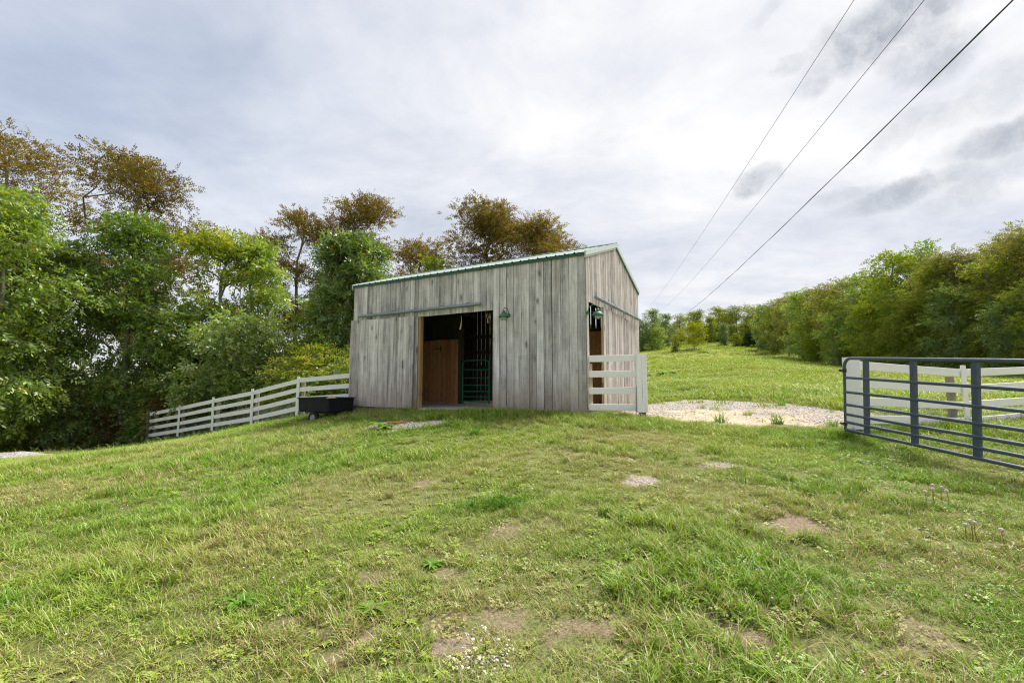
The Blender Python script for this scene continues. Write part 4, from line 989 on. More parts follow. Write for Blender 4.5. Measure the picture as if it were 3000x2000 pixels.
for i in range(14):
    x = -27+i*1.35+rg.uniform(-.4, .4); Y = 23.4-.1*(x+15)+rg.uniform(-.5, .8)
    shrub(x, Y, rg.uniform(3.8, 5.0), rg.choice((0, 1, 2, 0, 4, 3)), 'tall dim shrub deep inside the left wood', 'shrubs deep in the left wood')

# woods on the right and on the hill: models of normal height 10 m
mid = {}
def model(key, mat, seed, n=2, rx=2.6, base=.6, lobes=15, clus=175, sprays=17, shape='round', k=6, ll=.165, lw=.045, slen=.38, cr=.32, **kw):
    mid[key] = []
    for j in range(n):
        tr, cr_ = grow(seed+j*7, 10.0, base, rx, lobes, clus, sprays, k, slen, ll, lw, cr, shape, lob_k=.82, fill_in=.25, **kw)
        mid[key].append((mesh_from('trunk', tr, M['bark'], True), mesh_from('crown', cr_, M[mat])))
model('olive', 'leaf_olive', 301, 3); model('brown', 'leaf_tan', 321, 3, base=3.5, shape='vase', ll=.13, lw=.032, k=7, clus=170, sprays=18, cr=.30)
model('green', 'leaf_green', 341, 2); model('yellow', 'leaf_yellow', 361, 2); model('deep', 'leaf_deep', 381, 2); model('cedar', 'leaf_cedar', 391, 2, rx=2.2, base=.3, shape='cone', lobes=22, ll=.16, lw=.03, clus=260, droop=.1)
model('gold', 'leaf_gold', 401, 1, rx=5.2, base=2.2, clus=230, lobes=18)
def wood_tree(name, x, Y, top, key, label, wide=1.0, group=None, base_py=None):
    px, py = px2(x, top); p = at(px, py, Y); gz_ = tz(p.x, p.y)-.1
    H = max(1.2, p.z-gz_); s = H/10
    mt, ml = rg.choice(mid[key]); return plant_tree(name, (p.x, p.y, gz_), rg.uniform(0, 6.28), (s*wide, s*wide, s), mt, ml, label, 'tree', group)
W1 = [
      (2265, 31, 600, 'olive', 'olive tree in front of the tall russet trees at the right', 1.15), 
      (2110, 41, 562, 'green', 'dark green crown standing above the right wood', 1.0), (2130, 36, 615, 'olive', 'olive tree below the dark green crown', 1.2), (2045, 41, 585, 'yellow', 'yellow tinged tree left of the dark green crown', 1.1),
      (2000, 45, 625, 'green', 'green tree stepping down the wood line left of the yellow tinged one', 1.2), (1955, 49, 640, 'olive', 'olive tree above the gate end post', 1.15), (1905, 53, 650, 'brown', 'brownish tree midway along the receding wood', 1.2),
      (1870, 58, 665, 'olive', 'olive tree midway along the receding wood', 1.2), (1835, 63, 672, 'green', 'green tree in the far half of the receding wood', 1.2), (1805, 70, 680, 'brown', 'small looking brown tree in the far half of the wood', 1.2),
      (1780, 78, 690, 'olive', 'small looking olive tree near the far end of the wood', 1.25), (1752, 86, 700, 'deep', 'dark tree near the far end of the wood', 1.2), (2190, 33, 660, 'deep', 'dark low tree in front of the russet trees at the right', 1.3),
      (2300, 28.5, 690, 'deep', 'dark low tree near the right edge above the gate', 1.3), (2080, 38, 680, 'olive', 'low olive tree under the yellow tinged one', 1.3), (1985, 43, 700, 'yellow', 'low yellow green tree above the gate end', 1.2), (1920, 49, 715, 'green', 'low green tree above the far wire fence', 1.3),
      (2380, 27, 640, 'olive', 'olive tree low at the right edge', 1.2), (1870, 56, 735, 'yellow', 'low golden bush-like tree above the wire fence posts', 1.2)]
for x, Y, top, key, lab, wd_ in W1: wood_tree('wood_tree', x, Y, top, key, lab, wd_*.92, 'trees of the right wood')
for x, Y, top, seed, rx, lab in ((2420, 29, 508, 501, 3.2, 'russet tree cut by the right edge, tallest on the right'), (2325, 32, 538, 502, 2.9, 'tall thin russet tree left of the one cut by the right edge'), (2205, 35, 578, 503, 3.0, 'russet tree with flat top just right of the dark green crown')):
    tree_at('wood_tree', x, Y, top, lab, 'leaf_tan', seed, rx, group='trees of the right wood', clus=230, sprays=13, lobes=13, **loc_kw)
for i in range(26):
    Y = 36+i*2.6+rg.uniform(-1, 1); x = 43+(Y-36)*.16+rg.uniform(2, 9); H = rg.uniform(8.5, 11); s = H/10
    mt, ml = rg.choice(mid[rg.choice(('olive', 'brown', 'olive', 'green', 'yellow'))])
    plant_tree('wood_tree', (x, Y, tz(x, Y)-.1), rg.uniform(0, 6.3), (s*1.2, s*1.2, s*.94), mt, ml, 'tree deeper inside the right wood behind its edge', 'tree', 'trees deep in the right wood')
for i in range(34):
    f = i/33; Y = 27+f*62+rg.uniform(-.6, .6); px = np.interp(Y, [27, 36, 42, 52, 72, 100], [3150, 2900, 2640, 2470, 2335, 2225]); x = (px-1500)/F_PX*Y + rg.uniform(2.6, 4.6)
    shrub(x, Y, rg.uniform(1.6, 3.4), rg.choice((0, 1, 3, 2, 4, 0)), 'leafy shrub along the wire fence at the foot of the right wood', 'shrubs along the right wood')
# trees on the hill
for x, Y, top, key, lab, wd_ in ((1497, 103, 711, 'green', 'tall green tree on the hill just right of the barn corner', 1.0), (1475, 100, 735, 'deep', 'dark green tree on the hill touching the barn corner', 1.1), (1528, 108, 722, 'deep', 'loose green tree on the hill left of the round yellow tree', 1.0),
      (1560, 116, 722, 'olive', 'thin topped tree on the hill behind the round yellow tree', 1.2), (1600, 120, 712, 'olive', 'airy tree on the hill skyline right of the overhead lines', 1.2), (1630, 118, 728, 'yellow', 'yellowish tree on the hill behind the round dark bush', 1.1),
      (1650, 124, 706, 'olive', 'wide airy tree on the hill skyline above the dark bush', 1.5), (1690, 118, 702, 'olive', 'airy pale tree at the top of the hill', 1.4), (1728, 106, 702, 'olive', 'pale olive tree where the hill meets the right wood', 1.3),
      (1757, 98, 706, 'brown', 'brownish tree where the hill meets the right wood', 1.2), (1662, 106, 742, 'deep', 'round dark green tree standing on the hill grass', 1.15), (1716, 101, 738, 'cedar', 'dark pointed cedar on the hill beside the golden bush', 1.0),
      (1737, 97, 728, 'cedar', 'taller dark cedar at the far end of the wire fence', 1.0), (1775, 90, 735, 'cedar', 'dark cedar bending over the wire fence', 1.2), (1690, 101, 765, 'yellow', 'low golden bush beside the dark cedar on the hill', 1.5),
      (1551, 89, 768, 'olive', 'dark bush left of the round yellow tree', 1.3), (1510, 99, 752, 'green', 'low green tree behind the dark bush on the hill', 1.4), (1440, 100, 730, 'deep', 'dark tree on the hill partly behind the barn gable', 1.3)):
    wood_tree('hill_tree', x, Y, top, key, lab, wd_, 'trees on the hill')
px, py = px2(1592, 738); p = at(px, py, 92); g_ = tz(p.x, p.y); s = (p.z-g_)/10
plant_tree('crabapple_tree', (p.x, p.y, g_-.05), .6, (s*1.12, s*1.12, s), *mid['gold'][0], 'round yellow tree with dark forked trunk alone on the hill', 'tree')
for i in range(22):
    x = 20+i*3.0+rg.uniform(-1, 1); Y = 128+rg.uniform(0, 10)
    mt, ml = rg.choice(mid[rg.choice(('olive', 'deep', 'green', 'olive'))]); s = rg.uniform(.55, .85)
    plant_tree('hill_tree', (x, Y, tz(x, Y)-.3), rg.uniform(0, 6.3), (s*1.3, s*1.3, s), mt, ml, 'far tree in the row closing the top of the hill', 'tree', 'far row on the hill')

for i in range(18):
    x = 24+i*3.0+rg.uniform(-1, 1); Y = 124+rg.uniform(0, 3)
    shrub(x, Y, rg.uniform(2.6, 4.6), rg.choice((0, 1, 3)), 'far bush closing the top of the hill under the tree row', 'far bushes on the hill')

# far wire fence along the right wood
ff_pts = []
for px, py, Y in ((2222, 1016, 100), (2262, 1024, 90), (2295, 1031, 81), (2330, 1040, 72), (2362, 1047, 65.5), (2398, 1055, 59.5), (2440, 1064, 54), (2490, 1071, 50), (2560, 1078, 46), (2640, 1086, 42.5), (2760, 1091, 38.5), (2900, 1096, 35.5), (3060, 1100, 32)):
    p = at(px, py, Y); ff_pts.append(Vector((p.x, p.y, tz(p.x, p.y))))
ff = empty('wire_fence', tuple(ff_pts[0]), 0, 'grey post and wire fence along the foot of the right wood', 'fence')
for q in ff_pts: MB().tube([(0, 0, -.3), (0, 0, 1.4)], [.085, .075], 8).obj('post', M['postwood'], ff, tuple(q-ff_pts[0]))
wm = MB()
for a, b in zip(ff_pts[:-1], ff_pts[1:]):
    for z in (.15, .35, .55, .78, 1.02, 1.25): wm.tube([a+Vector((0, 0, z)), b+Vector((0, 0, z))], .004, 3, False)
wm.obj('wires', M['wire'], ff, -ff_pts[0])
for i in range(len(ff_pts)-1):
    q = ff_pts[i].lerp(ff_pts[i+1], .5); MB().box(-.018, .018, -.018, .018, 0, 1.3).obj('stake', M['wire'], ff, tuple(q-ff_pts[0]))

# overhead lines
def power_line(p0, p1, r, label, sag=.9, twist=0):
    a = at(*p0); b = at(*p1); n = 60; pl = []
    for i in range(n+1):
        f = -.35+1.35*i/n; q = a+(b-a)*f; q.z -= sag*4*f*(1-f); pl.append(q)
    m_ = MB().tube(pl, r, 6)
    if twist:
        m_.tube([q+Vector((math.cos(i*1.3)*.02, 0, math.sin(i*1.3)*.02)) for i, q in enumerate(pl)], r*.8, 5)
    o = m_.obj('power_line', M['cable'], None); tag(o, label, 'power line', 'overhead lines'); return o
def line2(xa, ya, xb, yb, Ya, Yb): return (*px2(xa, ya), Ya), (*px2(xb, yb), Yb)
power_line(*line2(1967, -8, 1473, 722, 9.8, 105), .007, 'thin overhead line, leftmost of the three')
power_line(*line2(2130, -8, 1512, 716, 9.8, 108), .009, 'overhead line in the middle of the three')
power_line(*line2(2336, -8, 1552, 734, 9.8, 112), .017, 'thickest overhead line, rightmost of the three', twist=1)

# ------------------------------------------------------------------ grass (scattered tufts)
def blade_mesh(name, n, rad_, lo, hi, wd_, bend, seed, upright=.9, mat='grass', seg=3):
    rg_ = np.random.default_rng(seed); V = []; Fa = []
    for i in range(n):
        a = rg_.uniform(0, 6.283); r0 = rad_*math.sqrt(rg_.random()); h = rg_.uniform(lo, hi); th = rg_.uniform(0, 6.283)
        b0 = np.array([math.cos(a)*r0, math.sin(a)*r0, -.01]); out = np.array([math.cos(th), math.sin(th), 0]); side = np.array([-math.sin(th), math.cos(th), 0])
        tilt = rg_.uniform(.1, 1)*(1-upright)+.08; w0 = wd_*rg_.uniform(.7, 1.3); bd = bend*rg_.uniform(.3, 1.5)
        s0 = len(V)
        for k in range(seg+1):
            f = k/seg; lat = h*(tilt*f+bd*f*f); z = h*(f-.42*bd*f*f*f)
            ww = w0*(1-f**1.6)
            c = b0+out*lat+np.array([0, 0, z])
            if k < seg: V.append(tuple(c-side*ww)); V.append(tuple(c+side*ww))
            else: V.append(tuple(c))
        for k in range(seg-1): Fa.append((s0+2*k, s0+2*k+1, s0+2*k+3, s0+2*k+2))
        Fa.append((s0+2*(seg-1), s0+2*(seg-1)+1, s0+2*seg))
    me = bpy.data.meshes.new(name); me.from_pydata(V, [], Fa); me.update(); me.materials.append(M[mat]); return me
def clover_mesh(name, n, rad_, s, seed):
    rg_ = np.random.default_rng(seed); V = []; Fa = []
    for i in range(n):
        a = rg_.uniform(0, 6.283); r0 = rad_*math.sqrt(rg_.random()); c = np.array([math.cos(a)*r0, math.sin(a)*r0, rg_.uniform(.015, .05)]); t0 = rg_.uniform(0, 6.283)
        nx, ny = rg_.normal(size=2)*.3
        for j in range(3):
            th = t0+j*2.094; u = np.array([math.cos(th), math.sin(th), nx*math.cos(th)+ny*math.sin(th)]); v = np.array([-math.sin(th), math.cos(th), -nx*math.sin(th)+ny*math.cos(th)])
            b = len(V); ss = s*rg_.uniform(.8, 1.2)
            V += [tuple(c), tuple(c+u*ss*.6+v*ss*.45), tuple(c+u*ss), tuple(c+u*ss*.6-v*ss*.45)]; Fa.append((b, b+1, b+2, b+3))
    me = bpy.data.meshes.new(name); me.from_pydata(V, [], Fa); me.update(); me.materials.append(M['grass']); return me
def seed_mesh(name, n, rad_, h, seed):
    """tall stalks with drooping seed heads"""
    rg_ = np.random.default_rng(seed); m_ = MB()
    for i in range(n):
        a = rg_.uniform(0, 6.283); b = Vector((math.cos(a)*rad_*rg_.random(), math.sin(a)*rad_*rg_.random(), 0)); th = rg_.uniform(0, 6.283); o = Vector((math.cos(th), math.sin(th), 0)); hh = h*rg_.uniform(.7, 1.15)
        pl = [b, b+o*hh*.12+Vector((0, 0, hh*.5)), b+o*hh*.32+Vector((0, 0, hh*.88)), b+o*hh*.50+Vector((0, 0, hh*.98)), b+o*hh*.62+Vector((0, 0, hh*.93))]
        m_.tube(pl, [.0016, .0014, .0025, .0055, .002], 4, False)
    me = bpy.data.meshes.new(name); me.from_pydata(m_.v, [], m_.f); me.update(); me.materials.append(M['grass']); return me
scatter = bpy.data.collections.new('scatter_sources')      # kept out of the scene, used as instances only
def source(nm, me):
    o = bpy.data.objects.new(nm, me); scatter.objects.link(o); return o
def src_name(i): return 'tuft_%02d' % i
protos = [blade_mesh('lawn_tuft', 32, .085, .040, .095, .0030, .60, s, .40) for s in (1, 2, 3, 4)]           # 0-3 short lawn
protos += [blade_mesh('lush_tuft', 30, .075, .065, .155, .0038, .65, s, .5) for s in (5, 6, 7)]              # 4-6 lush lawn
protos += [blade_mesh('tall_tuft', 26, .09, .16, .36, .0036, .75, s, .7) for s in (8, 9)]                    # 7-8 tall grass
protos += [seed_mesh('seed_stalks', 9, .12, .34, s) for s in (10, 11)]                                       # 9-10
protos += [clover_mesh('clover_patch', 20, .09, .016, s) for s in (12, 13)]                                  # 11-12
protos += [blade_mesh('field_tuft', 30, .17, .06, .16, .007, .6, s, .45, seg=2) for s in (14, 15)]          # 13-14 field
protos += [blade_mesh('mat_tuft', 42, .10, .015, .042, .0022, .7, s, .05, seg=2) for s in (16, 17)]         # 15-16 flat mat
def leafy_mesh(name, n, L, wdt, seed):
    r_ = random.Random(seed); V = []; Fa = []
    for i in range(n):
        a = i*2.4+r_.uniform(-.4, .4); l_ = L*r_.uniform(.5, 1.15); w_ = wdt*r_.uniform(.7, 1.2); up = r_.uniform(.15, .7); o_ = Vector((math.cos(a), math.sin(a), 0)); sd_ = Vector((-math.sin(a), math.cos(a), 0)); b = len(V)
        for k in range(4):
            f = k/3; c = o_*l_*f+Vector((0, 0, l_*(up*f*1.5-up*1.2*f*f)+.008)); ww = w_*math.sin(math.pi*(f*.88+.08))
            V += [c-sd_*ww, c+sd_*ww]
        for k in range(3): Fa.append((b+2*k, b+2*k+1, b+2*k+3, b+2*k+2))
    me = bpy.data.meshes.new(name); me.from_pydata([tuple(v) for v in V], [], Fa); me.update(); me.materials.append(M['grass']); return me
protos += [leafy_mesh('broad_weed', 9, .06, .007, 18), leafy_mesh('broad_weed', 12, .045, .009, 19)]           # 17-18
for i, me in enumerate(protos): source(src_name(i), me)
stones_c = bpy.data.collections.new('stone_sources')
def stone_mesh(seed, mat):
    bm = bmesh.new(); bmesh.ops.create_icosphere(bm, subdivisions=1, radius=1); rg_ = np.random.default_rng(seed)
    for v in bm.verts: v.co = Vector((v.co.x*rg_.uniform(.7, 1.2), v.co.y*rg_.uniform(.6, 1.0), v.co.z*rg_.uniform(.4, .75)))
    me = bpy.data.meshes.new('stone'); bm.to_mesh(me); bm.free(); me.materials.append(M[mat]); return me
for i in range(6):
    o = bpy.data.objects.new('stone_%02d' % i, stone_mesh(50+i, 'stone_grey' if i < 3 else 'stone_white')); stones_c.objects.link(o)

def scatter_tree(coll):
    g = bpy.data.node_groups.new('scatter_'+coll.name, 'GeometryNodeTree')
    g.interface.new_socket('Geometry', in_out='INPUT', socket_type='NodeSocketGeometry'); g.interface.new_socket('Geometry', in_out='OUTPUT', socket_type='NodeSocketGeometry')
    n = g.nodes; l = g.links; gi = n.new('NodeGroupInput'); go = n.new('NodeGroupOutput'); iop = n.new('GeometryNodeInstanceOnPoints'); ci = n.new('GeometryNodeCollectionInfo')
    ci.inputs['Collection'].default_value = coll; ci.inputs['Separate Children'].default_value = True; ci.inputs['Reset Children'].default_value = True
    def attr(nm, typ):
        a = n.new('GeometryNodeInputNamedAttribute'); a.data_type = typ; a.inputs[0].default_value = nm; return a.outputs[0]
    l.new(gi.outputs[0], iop.inputs['Points']); l.new(ci.outputs[0], iop.inputs['Instance']); iop.inputs['Pick Instance'].default_value = True
    l.new(attr('idx', 'INT'), iop.inputs['Instance Index']); l.new(attr('scl', 'FLOAT_VECTOR'), iop.inputs['Scale'])
    er = n.new('FunctionNodeEulerToRotation'); l.new(attr('rot', 'FLOAT_VECTOR'), er.inputs[0]); l.new(er.outputs[0], iop.inputs['Rotation'])
    l.new(iop.outputs[0], go.inputs[0]); return g
GT = {c.name: scatter_tree(c) for c in (scatter, stones_c)}
def scatter_obj(name, P, idx, rot, scl, coll, extra, label, cat):
    me = bpy.data.meshes.new(name); me.vertices.add(len(P)); me.vertices.foreach_set('co', P.astype(np.float32).ravel())
    for nm, typ, a in [('idx', 'INT', idx.astype(np.int32)), ('rot', 'FLOAT_VECTOR', rot.astype(np.float32)), ('scl', 'FLOAT_VECTOR', scl.astype(np.float32))] + [(k_, 'FLOAT', v_.astype(np.float32)) for k_, v_ in extra.items()]:
        a_ = me.attributes.new(nm, typ, 'POINT'); a_.data.foreach_set('vector' if typ == 'FLOAT_VECTOR' else 'value', a.ravel())
    me.update(); o = bpy.data.objects.new(name, me); link(o); md = o.modifiers.new('scatter', 'NODES'); md.node_group = GT[coll.name]
    tag(o, label, cat, None, 'stuff'); return o
def sample_ring(r0, r1, dens, amax=60):
    area = math.radians(2*amax)/2*(r1*r1-r0*r0); n = int(area*dens)
    r = np.sqrt(rng.uniform(r0*r0, r1*r1, n)); a = np.radians(rng.uniform(-amax, amax, n)); return np.sin(a)*r, np.cos(a)*r
X, Yv, Z_ = [], [], []
for (r0, r1, d_, am) in ((.9, 3.2, 340, 62), (3.2, 6, 290, 60), (6, 10, 185, 57), (10, 16, 105, 56), (16, 24, 42, 56)):
    a, b = sample_ring(r0, r1, d_, am); X.append(a); Yv.append(b)
X = np.concatenate(X); Yv = np.concatenate(Yv)
def barn_out(x, y):
    rel = np.stack([x-BC.x, y-BC.y]); t = -(rel[0]*XD.x+rel[1]*XD.y); g = rel[0]*YD.x+rel[1]*YD.y
    return np.maximum(np.maximum(-t, t-BL), np.maximum(-g, g-BW)), t, g
def crest_left(x, y):     # beyond this the wood begins
    return (y-15.2) + (x+18)*.24
soil, straw, grav, dry, yel, far = lawn_fields(X, Yv)
bo, bt, bg = barn_out(X, Yv)
keep = rng.random(len(X)) > np.clip(np.maximum(soil*np.where(signed_poly(X, Yv, LANE) > .1, .985, np.where(np.hypot(X, Yv) < 9, .74, .9)), np.maximum(straw*.985, grav*1.02)), 0, 1)
bald = fbm(X*1.3, Yv*1.3, 91, 4)
keep &= rng.random(len(X)) > np.clip((bald-.58)*3.0, 0, .6)*np.clip(1.2-np.hypot(X, Yv)/9, 0.15, 1)
keep &= bo > .015
keep &= ~((bg > 0) & (bg < .3) & (bo < .0))
X, Yv = X[keep], Yv[keep]; soil, straw, grav, dry, yel, bo, bt, bg, bald = (q[keep] for q in (soil, straw, grav, dry, yel, bo, bt, bg, bald))
n = len(X); rr = np.hypot(X, Yv); u = rng.random(n); lush = fbm(X*.8, Yv*.8, 95, 4)
idx = rng.integers(0, 4, n)
lf_ = np.clip((lush-.50)*5+.34 - yel*.25, 0, .85); idx = np.where(u < lf_, rng.integers(4, 7, n), idx)
u2 = rng.random(n); idx = np.where((u2 < .07) & (rr < 9), rng.integers(11, 13, n), idx)
idx = np.where((u2 > .70) & (rr < 12), rng.integers(15, 17, n), idx)
wd_f = np.clip((fbm(X*1.6, Yv*1.6, 97, 3)-.50)*.9, .004, .16); u4 = rng.random(n); idx = np.where((u4 < wd_f) & (rr < 9), rng.integers(17, 19, n), idx)
idx = np.where((soil > .35) & (rng.random(n) < .8) & (rr < 10), np.where(rng.random(n) < .25, rng.integers(11, 13, n), rng.integers(15, 17, n)), idx)
# tall grass against the barn, fences and along the wood
fl = np.full(n, 9.0)
for a, b in list(zip(pts[:-1], pts[1:])) + [(Vector((*rp[i], 0)), Vector((*rp[i+1], 0))) for i in range(3)] + [(A0, A1)]:
    t_ = np.clip(((X-a.x)*(b.x-a.x)+(Yv-a.y)*(b.y-a.y))/((b.x-a.x)**2+(b.y-a.y)**2), 0, 1); fl = np.minimum(fl, np.hypot(X-a.x-t_*(b.x-a.x), Yv-a.y-t_*(b.y-a.y)))
tall = np.clip(1-bo/1.0, 0, 1)*np.where((bt > 4.4) & (bg < .2), .9, np.where((bt > 2.3) & (bg < .2), .0, .4))*np.where(bg > BW, .5, 1)
tall = np.maximum(tall, np.clip(1-fl/.5, 0, 1)*.30)
side_l = np.clip(1-np.abs(crest_left(X, Yv)-1.4)/1.5, 0, 1)*(X < -9); tall = np.maximum(tall, side_l*.75)
tall = np.maximum(tall, (crest_left(X, Yv) > .6)*(X < -9)*.5)
bank = np.clip(1.1-np.hypot((X+3.9)/2.2, (Yv-11.6)/1.3), 0, 1)*.55; tall = np.maximum(tall, bank)
u3 = rng.random(n); is_t = u3 < tall*.75; idx = np.where(is_t, rng.integers(7, 9, n), idx); idx = np.where(u3 < tall*.12, rng.integers(9, 11, n), idx)
far_m = rr > 13; idx = np.where(far_m & ~is_t, rng.integers(13, 15, n), idx)
s = .86*rng.uniform(.75, 1.25, n)*(1-.35*dry)*(.8+.5*np.clip(lush*1.2-.1, 0, 1)); s = np.where(is_t, rng.uniform(.55, 1.0, n)*(.45+.6*tall), s)
s = np.where(far_m & ~is_t, s*.75, s)
s = np.where((bo < .55) & (bt > 2.3) & (bt < 4.7) & (bg < 0), s*.62, s)
s = s*(1+np.clip((rr-6)/14, 0, .35)*(~is_t))
P = np.stack([X, Yv, terrain(X, Yv)], 1)
rot = np.stack([rng.normal(0, .10, n), rng.normal(0, .10, n), rng.uniform(0, 6.283, n)], 1)
scl = np.stack([s*rng.uniform(.9, 1.15, n), s*rng.uniform(.9, 1.15, n), s*rng.uniform(.8, 1.2, n)], 1)
dry2 = np.clip(dry + (bald-.5)*.8 + soil*.5, 0, 1)
scatter_obj('lawn_grass', P, idx, rot, scl, scatter, {'dry': dry2, 'yel': yel}, 'patchy green and yellowing lawn grass filling the foreground', 'grass')
# field beyond the lane
X, Yv = [], []
for (r0, r1, d_) in ((13, 24, 22), (24, 45, 9), (45, 75, 3.0), (75, 125, 1.1)):
    a, b = sample_ring(r0, r1, d_, 56); X.append(a); Yv.append(b)
X = np.concatenate(X); Yv = np.concatenate(Yv); soil, straw, grav, dry, yel, far = lawn_fields(X, Yv); bo, bt, bg = barn_out(X, Yv)
keep = (bo > .05) & (X > -1) & (rng.random(len(X)) > np.maximum(soil*.975, np.maximum(straw, grav)))
X, Yv, dry, yel, soil = X[keep], Yv[keep], dry[keep], yel[keep], soil[keep]; n = len(X); rr = np.hypot(X, Yv)
s = rng.uniform(.8, 1.4, n)*(1.0+rr/28)*(.6+.8*fbm(X*.3, Yv*.3, 99, 3)); idx = rng.integers(13, 15, n)
scl = np.stack([s, s, s*np.clip(1.15-rr/130, .35, 1)*np.where(rr < 20, 1.0, .72)], 1)
rot = np.stack([rng.normal(0, .08, n), rng.normal(0, .08, n), rng.uniform(0, 6.283, n)], 1)
scatter_obj('field_grass', np.stack([X, Yv, terrain(X, Yv)], 1), idx, rot, scl, scatter, {'dry': np.clip(dry*.35+.03, 0, 1), 'yel': np.clip(yel*.7+.42, 0, 1)}, 'sunlit pasture grass on the hill beyond the gravel lane', 'grass')

# gravel
def gravel(name, test, box, n0, smin, smax, kinds, label):
    x = rng.uniform(box[0], box[1], n0); y = rng.uniform(box[2], box[3], n0); w_ = test(x, y); k = rng.random(n0) < w_; x, y = x[k], y[k]; n = len(x)
    s = rng.uniform(smin**.5, smax**.5, n)**2; P = np.stack([x, y, terrain(x, y)+s*.15], 1)
    return scatter_obj(name, P, rng.choice(kinds, n), np.stack([rng.normal(0, .3, n), rng.normal(0, .3, n), rng.uniform(0, 6.283, n)], 1), np.repeat(s[:, None], 3, 1), stones_c, {}, label, 'gravel')
lx = [q[0] for q in LANE]; ly = [q[1] for q in LANE]
gravel('lane_gravel', lambda x, y: np.clip(lawn_fields(x, y)[2]*.9+lawn_fields(x, y)[1]*.04, 0, 1)*(barn_out(x, y)[0] > .05), (min(lx), max(lx), min(ly), max(ly)), 26000, .008, .026, [0, 1, 2, 2, 5], 'pale gravel strewn over the dirt lane behind the gateway')
q = ground_hit(1165, 1254)
gravel('gravel_patch', lambda x, y: lawn_fields(x, y)[2], (q.x-1.2, q.x+1.2, q.y-1.0, q.y+1.0), 5200, .008, .022, [0, 1, 2, 2], 'small grey gravel patch in the grass before the sliding door')
q = ground_hit(1400, 1935)
def near_(c, a, b): return lambda x, y: np.clip(1.25-np.hypot((x-c.x)/a, (y-c.y)/b)+(fbm(x*7, y*7, 8, 3)-.5)*1.2, 0, 1)
gravel('stone_chips', near_(q, .13, .20), (q.x-.35, q.x+.35, q.y-.4, q.y+.4), 1500, .003, .014, [3, 4, 5, 2], 'white limestone chips on bare soil at the bottom of the lawn')
for px, py, a, b, nn, lab in ((1870, 1420, .20, .2, 420, 'pale chips on the bare spot in the middle of the lawn'), (2130, 1369, .26, .16, 420, 'pale chips on the bare spot nearest the gateway'), (1460, 1640, .2, .16, 120, 'few pale chips in thin grass below the doorway'), (1360, 1862, .10, .08, 60, 'few white chips just above the limestone chips')):
    q = ground_hit(px, py); gravel('stone_chips', near_(q, a, b), (q.x-.5, q.x+.5, q.y-.5, q.y+.5), nn*3, .004, .015, [3, 4, 5], lab)

# gravel piles at the left edge
def pile(px, py, rx, ry, h, label):
    q = ground_hit(px, py); n = 34; V = []
    for i in range(n):
        for j in range(n):
            a, b = i/(n-1)*2-1, j/(n-1)*2-1; x, y = q.x+a*rx, q.y+b*ry; rr = math.hypot(a, b)
            k = max(0., 1-rr); V.append((x-q.x, y-q.y, tz(x, y)-.03 + h*(k**.8)*(1+.5*(float(fbm(np.array([x*2.]), np.array([y*2.]), 7, 3)[0])-.5)) - (.08 if rr > .97 else 0)))
    Fa = [(i*n+j, (i+1)*n+j, (i+1)*n+j+1, i*n+j+1) for i in range(n-1) for j in range(n-1)]
    o = mesh_obj('gravel_pile', V, Fa, M['pile'], None, (q.x, q.y, 0), smooth=True); tag(o, label, 'gravel pile')
    return q
m, t = material('pile_gravel'); M['pile'] = m
pos = t.node('ShaderNodeNewGeometry').outputs['Position']; vo = t.node('ShaderNodeTexVoronoi'); t.set(vo.inputs['Vector'], pos); vo.inputs['Scale'].default_value = 26
sc_ = t.node('ShaderNodeSeparateColor', i_0=vo.outputs['Color']).outputs[0]
col = t.ramp(sc_, [(0, (.20, .19, .185)), (.5, (.36, .34, .33)), (1, (.55, .52, .49))])
col = t.mix(t.rng(t.noise(pos, 2.2, 4, .6), .50, .62, 0, .85), col, (.36, .235, .12))
principled(t, col, .95, 0, .1, vo.outputs['Distance'], .8, .03)
pile(55, 1338, 1.75, 1.0, .20, 'low grey gravel pile cut by the left edge of the lawn')
pile(228, 1313, .75, .6, .13, 'smaller grey gravel pile between the left edge and the fence end')
# rusty mulch beside the gravel patch
m_ = MB(); q = ground_hit(1158, 1245)
for i in range(150):
    x, y = random.gauss(0, .22), random.gauss(0, .08); a = random.uniform(0, 6.28); L = random.uniform(.03, .08); z = tz(q.x+x, q.y+y)+random.uniform(.0, .05)*max(0, 1-abs(x)/.4)+.01
    d = Vector((math.cos(a), math.sin(a), random.uniform(-.2, .3)))*L; m_.tube([Vector((x, y, z))-d*.5, Vector((x, y, z))+d*.5], .0055, 4)
m, t = material('rusty_mulch'); ri = t.node('ShaderNodeNewGeometry').outputs['Random Per Island']; principled(t, t.mix(ri, (.30, .11, .035), (.50, .24, .09)), .9)
o = m_.obj('mulch', m, None, (q.x, q.y, 0)); tag(o, 'rust coloured mulch scraps beside the grey gravel patch', 'mulch', None, 'stuff')

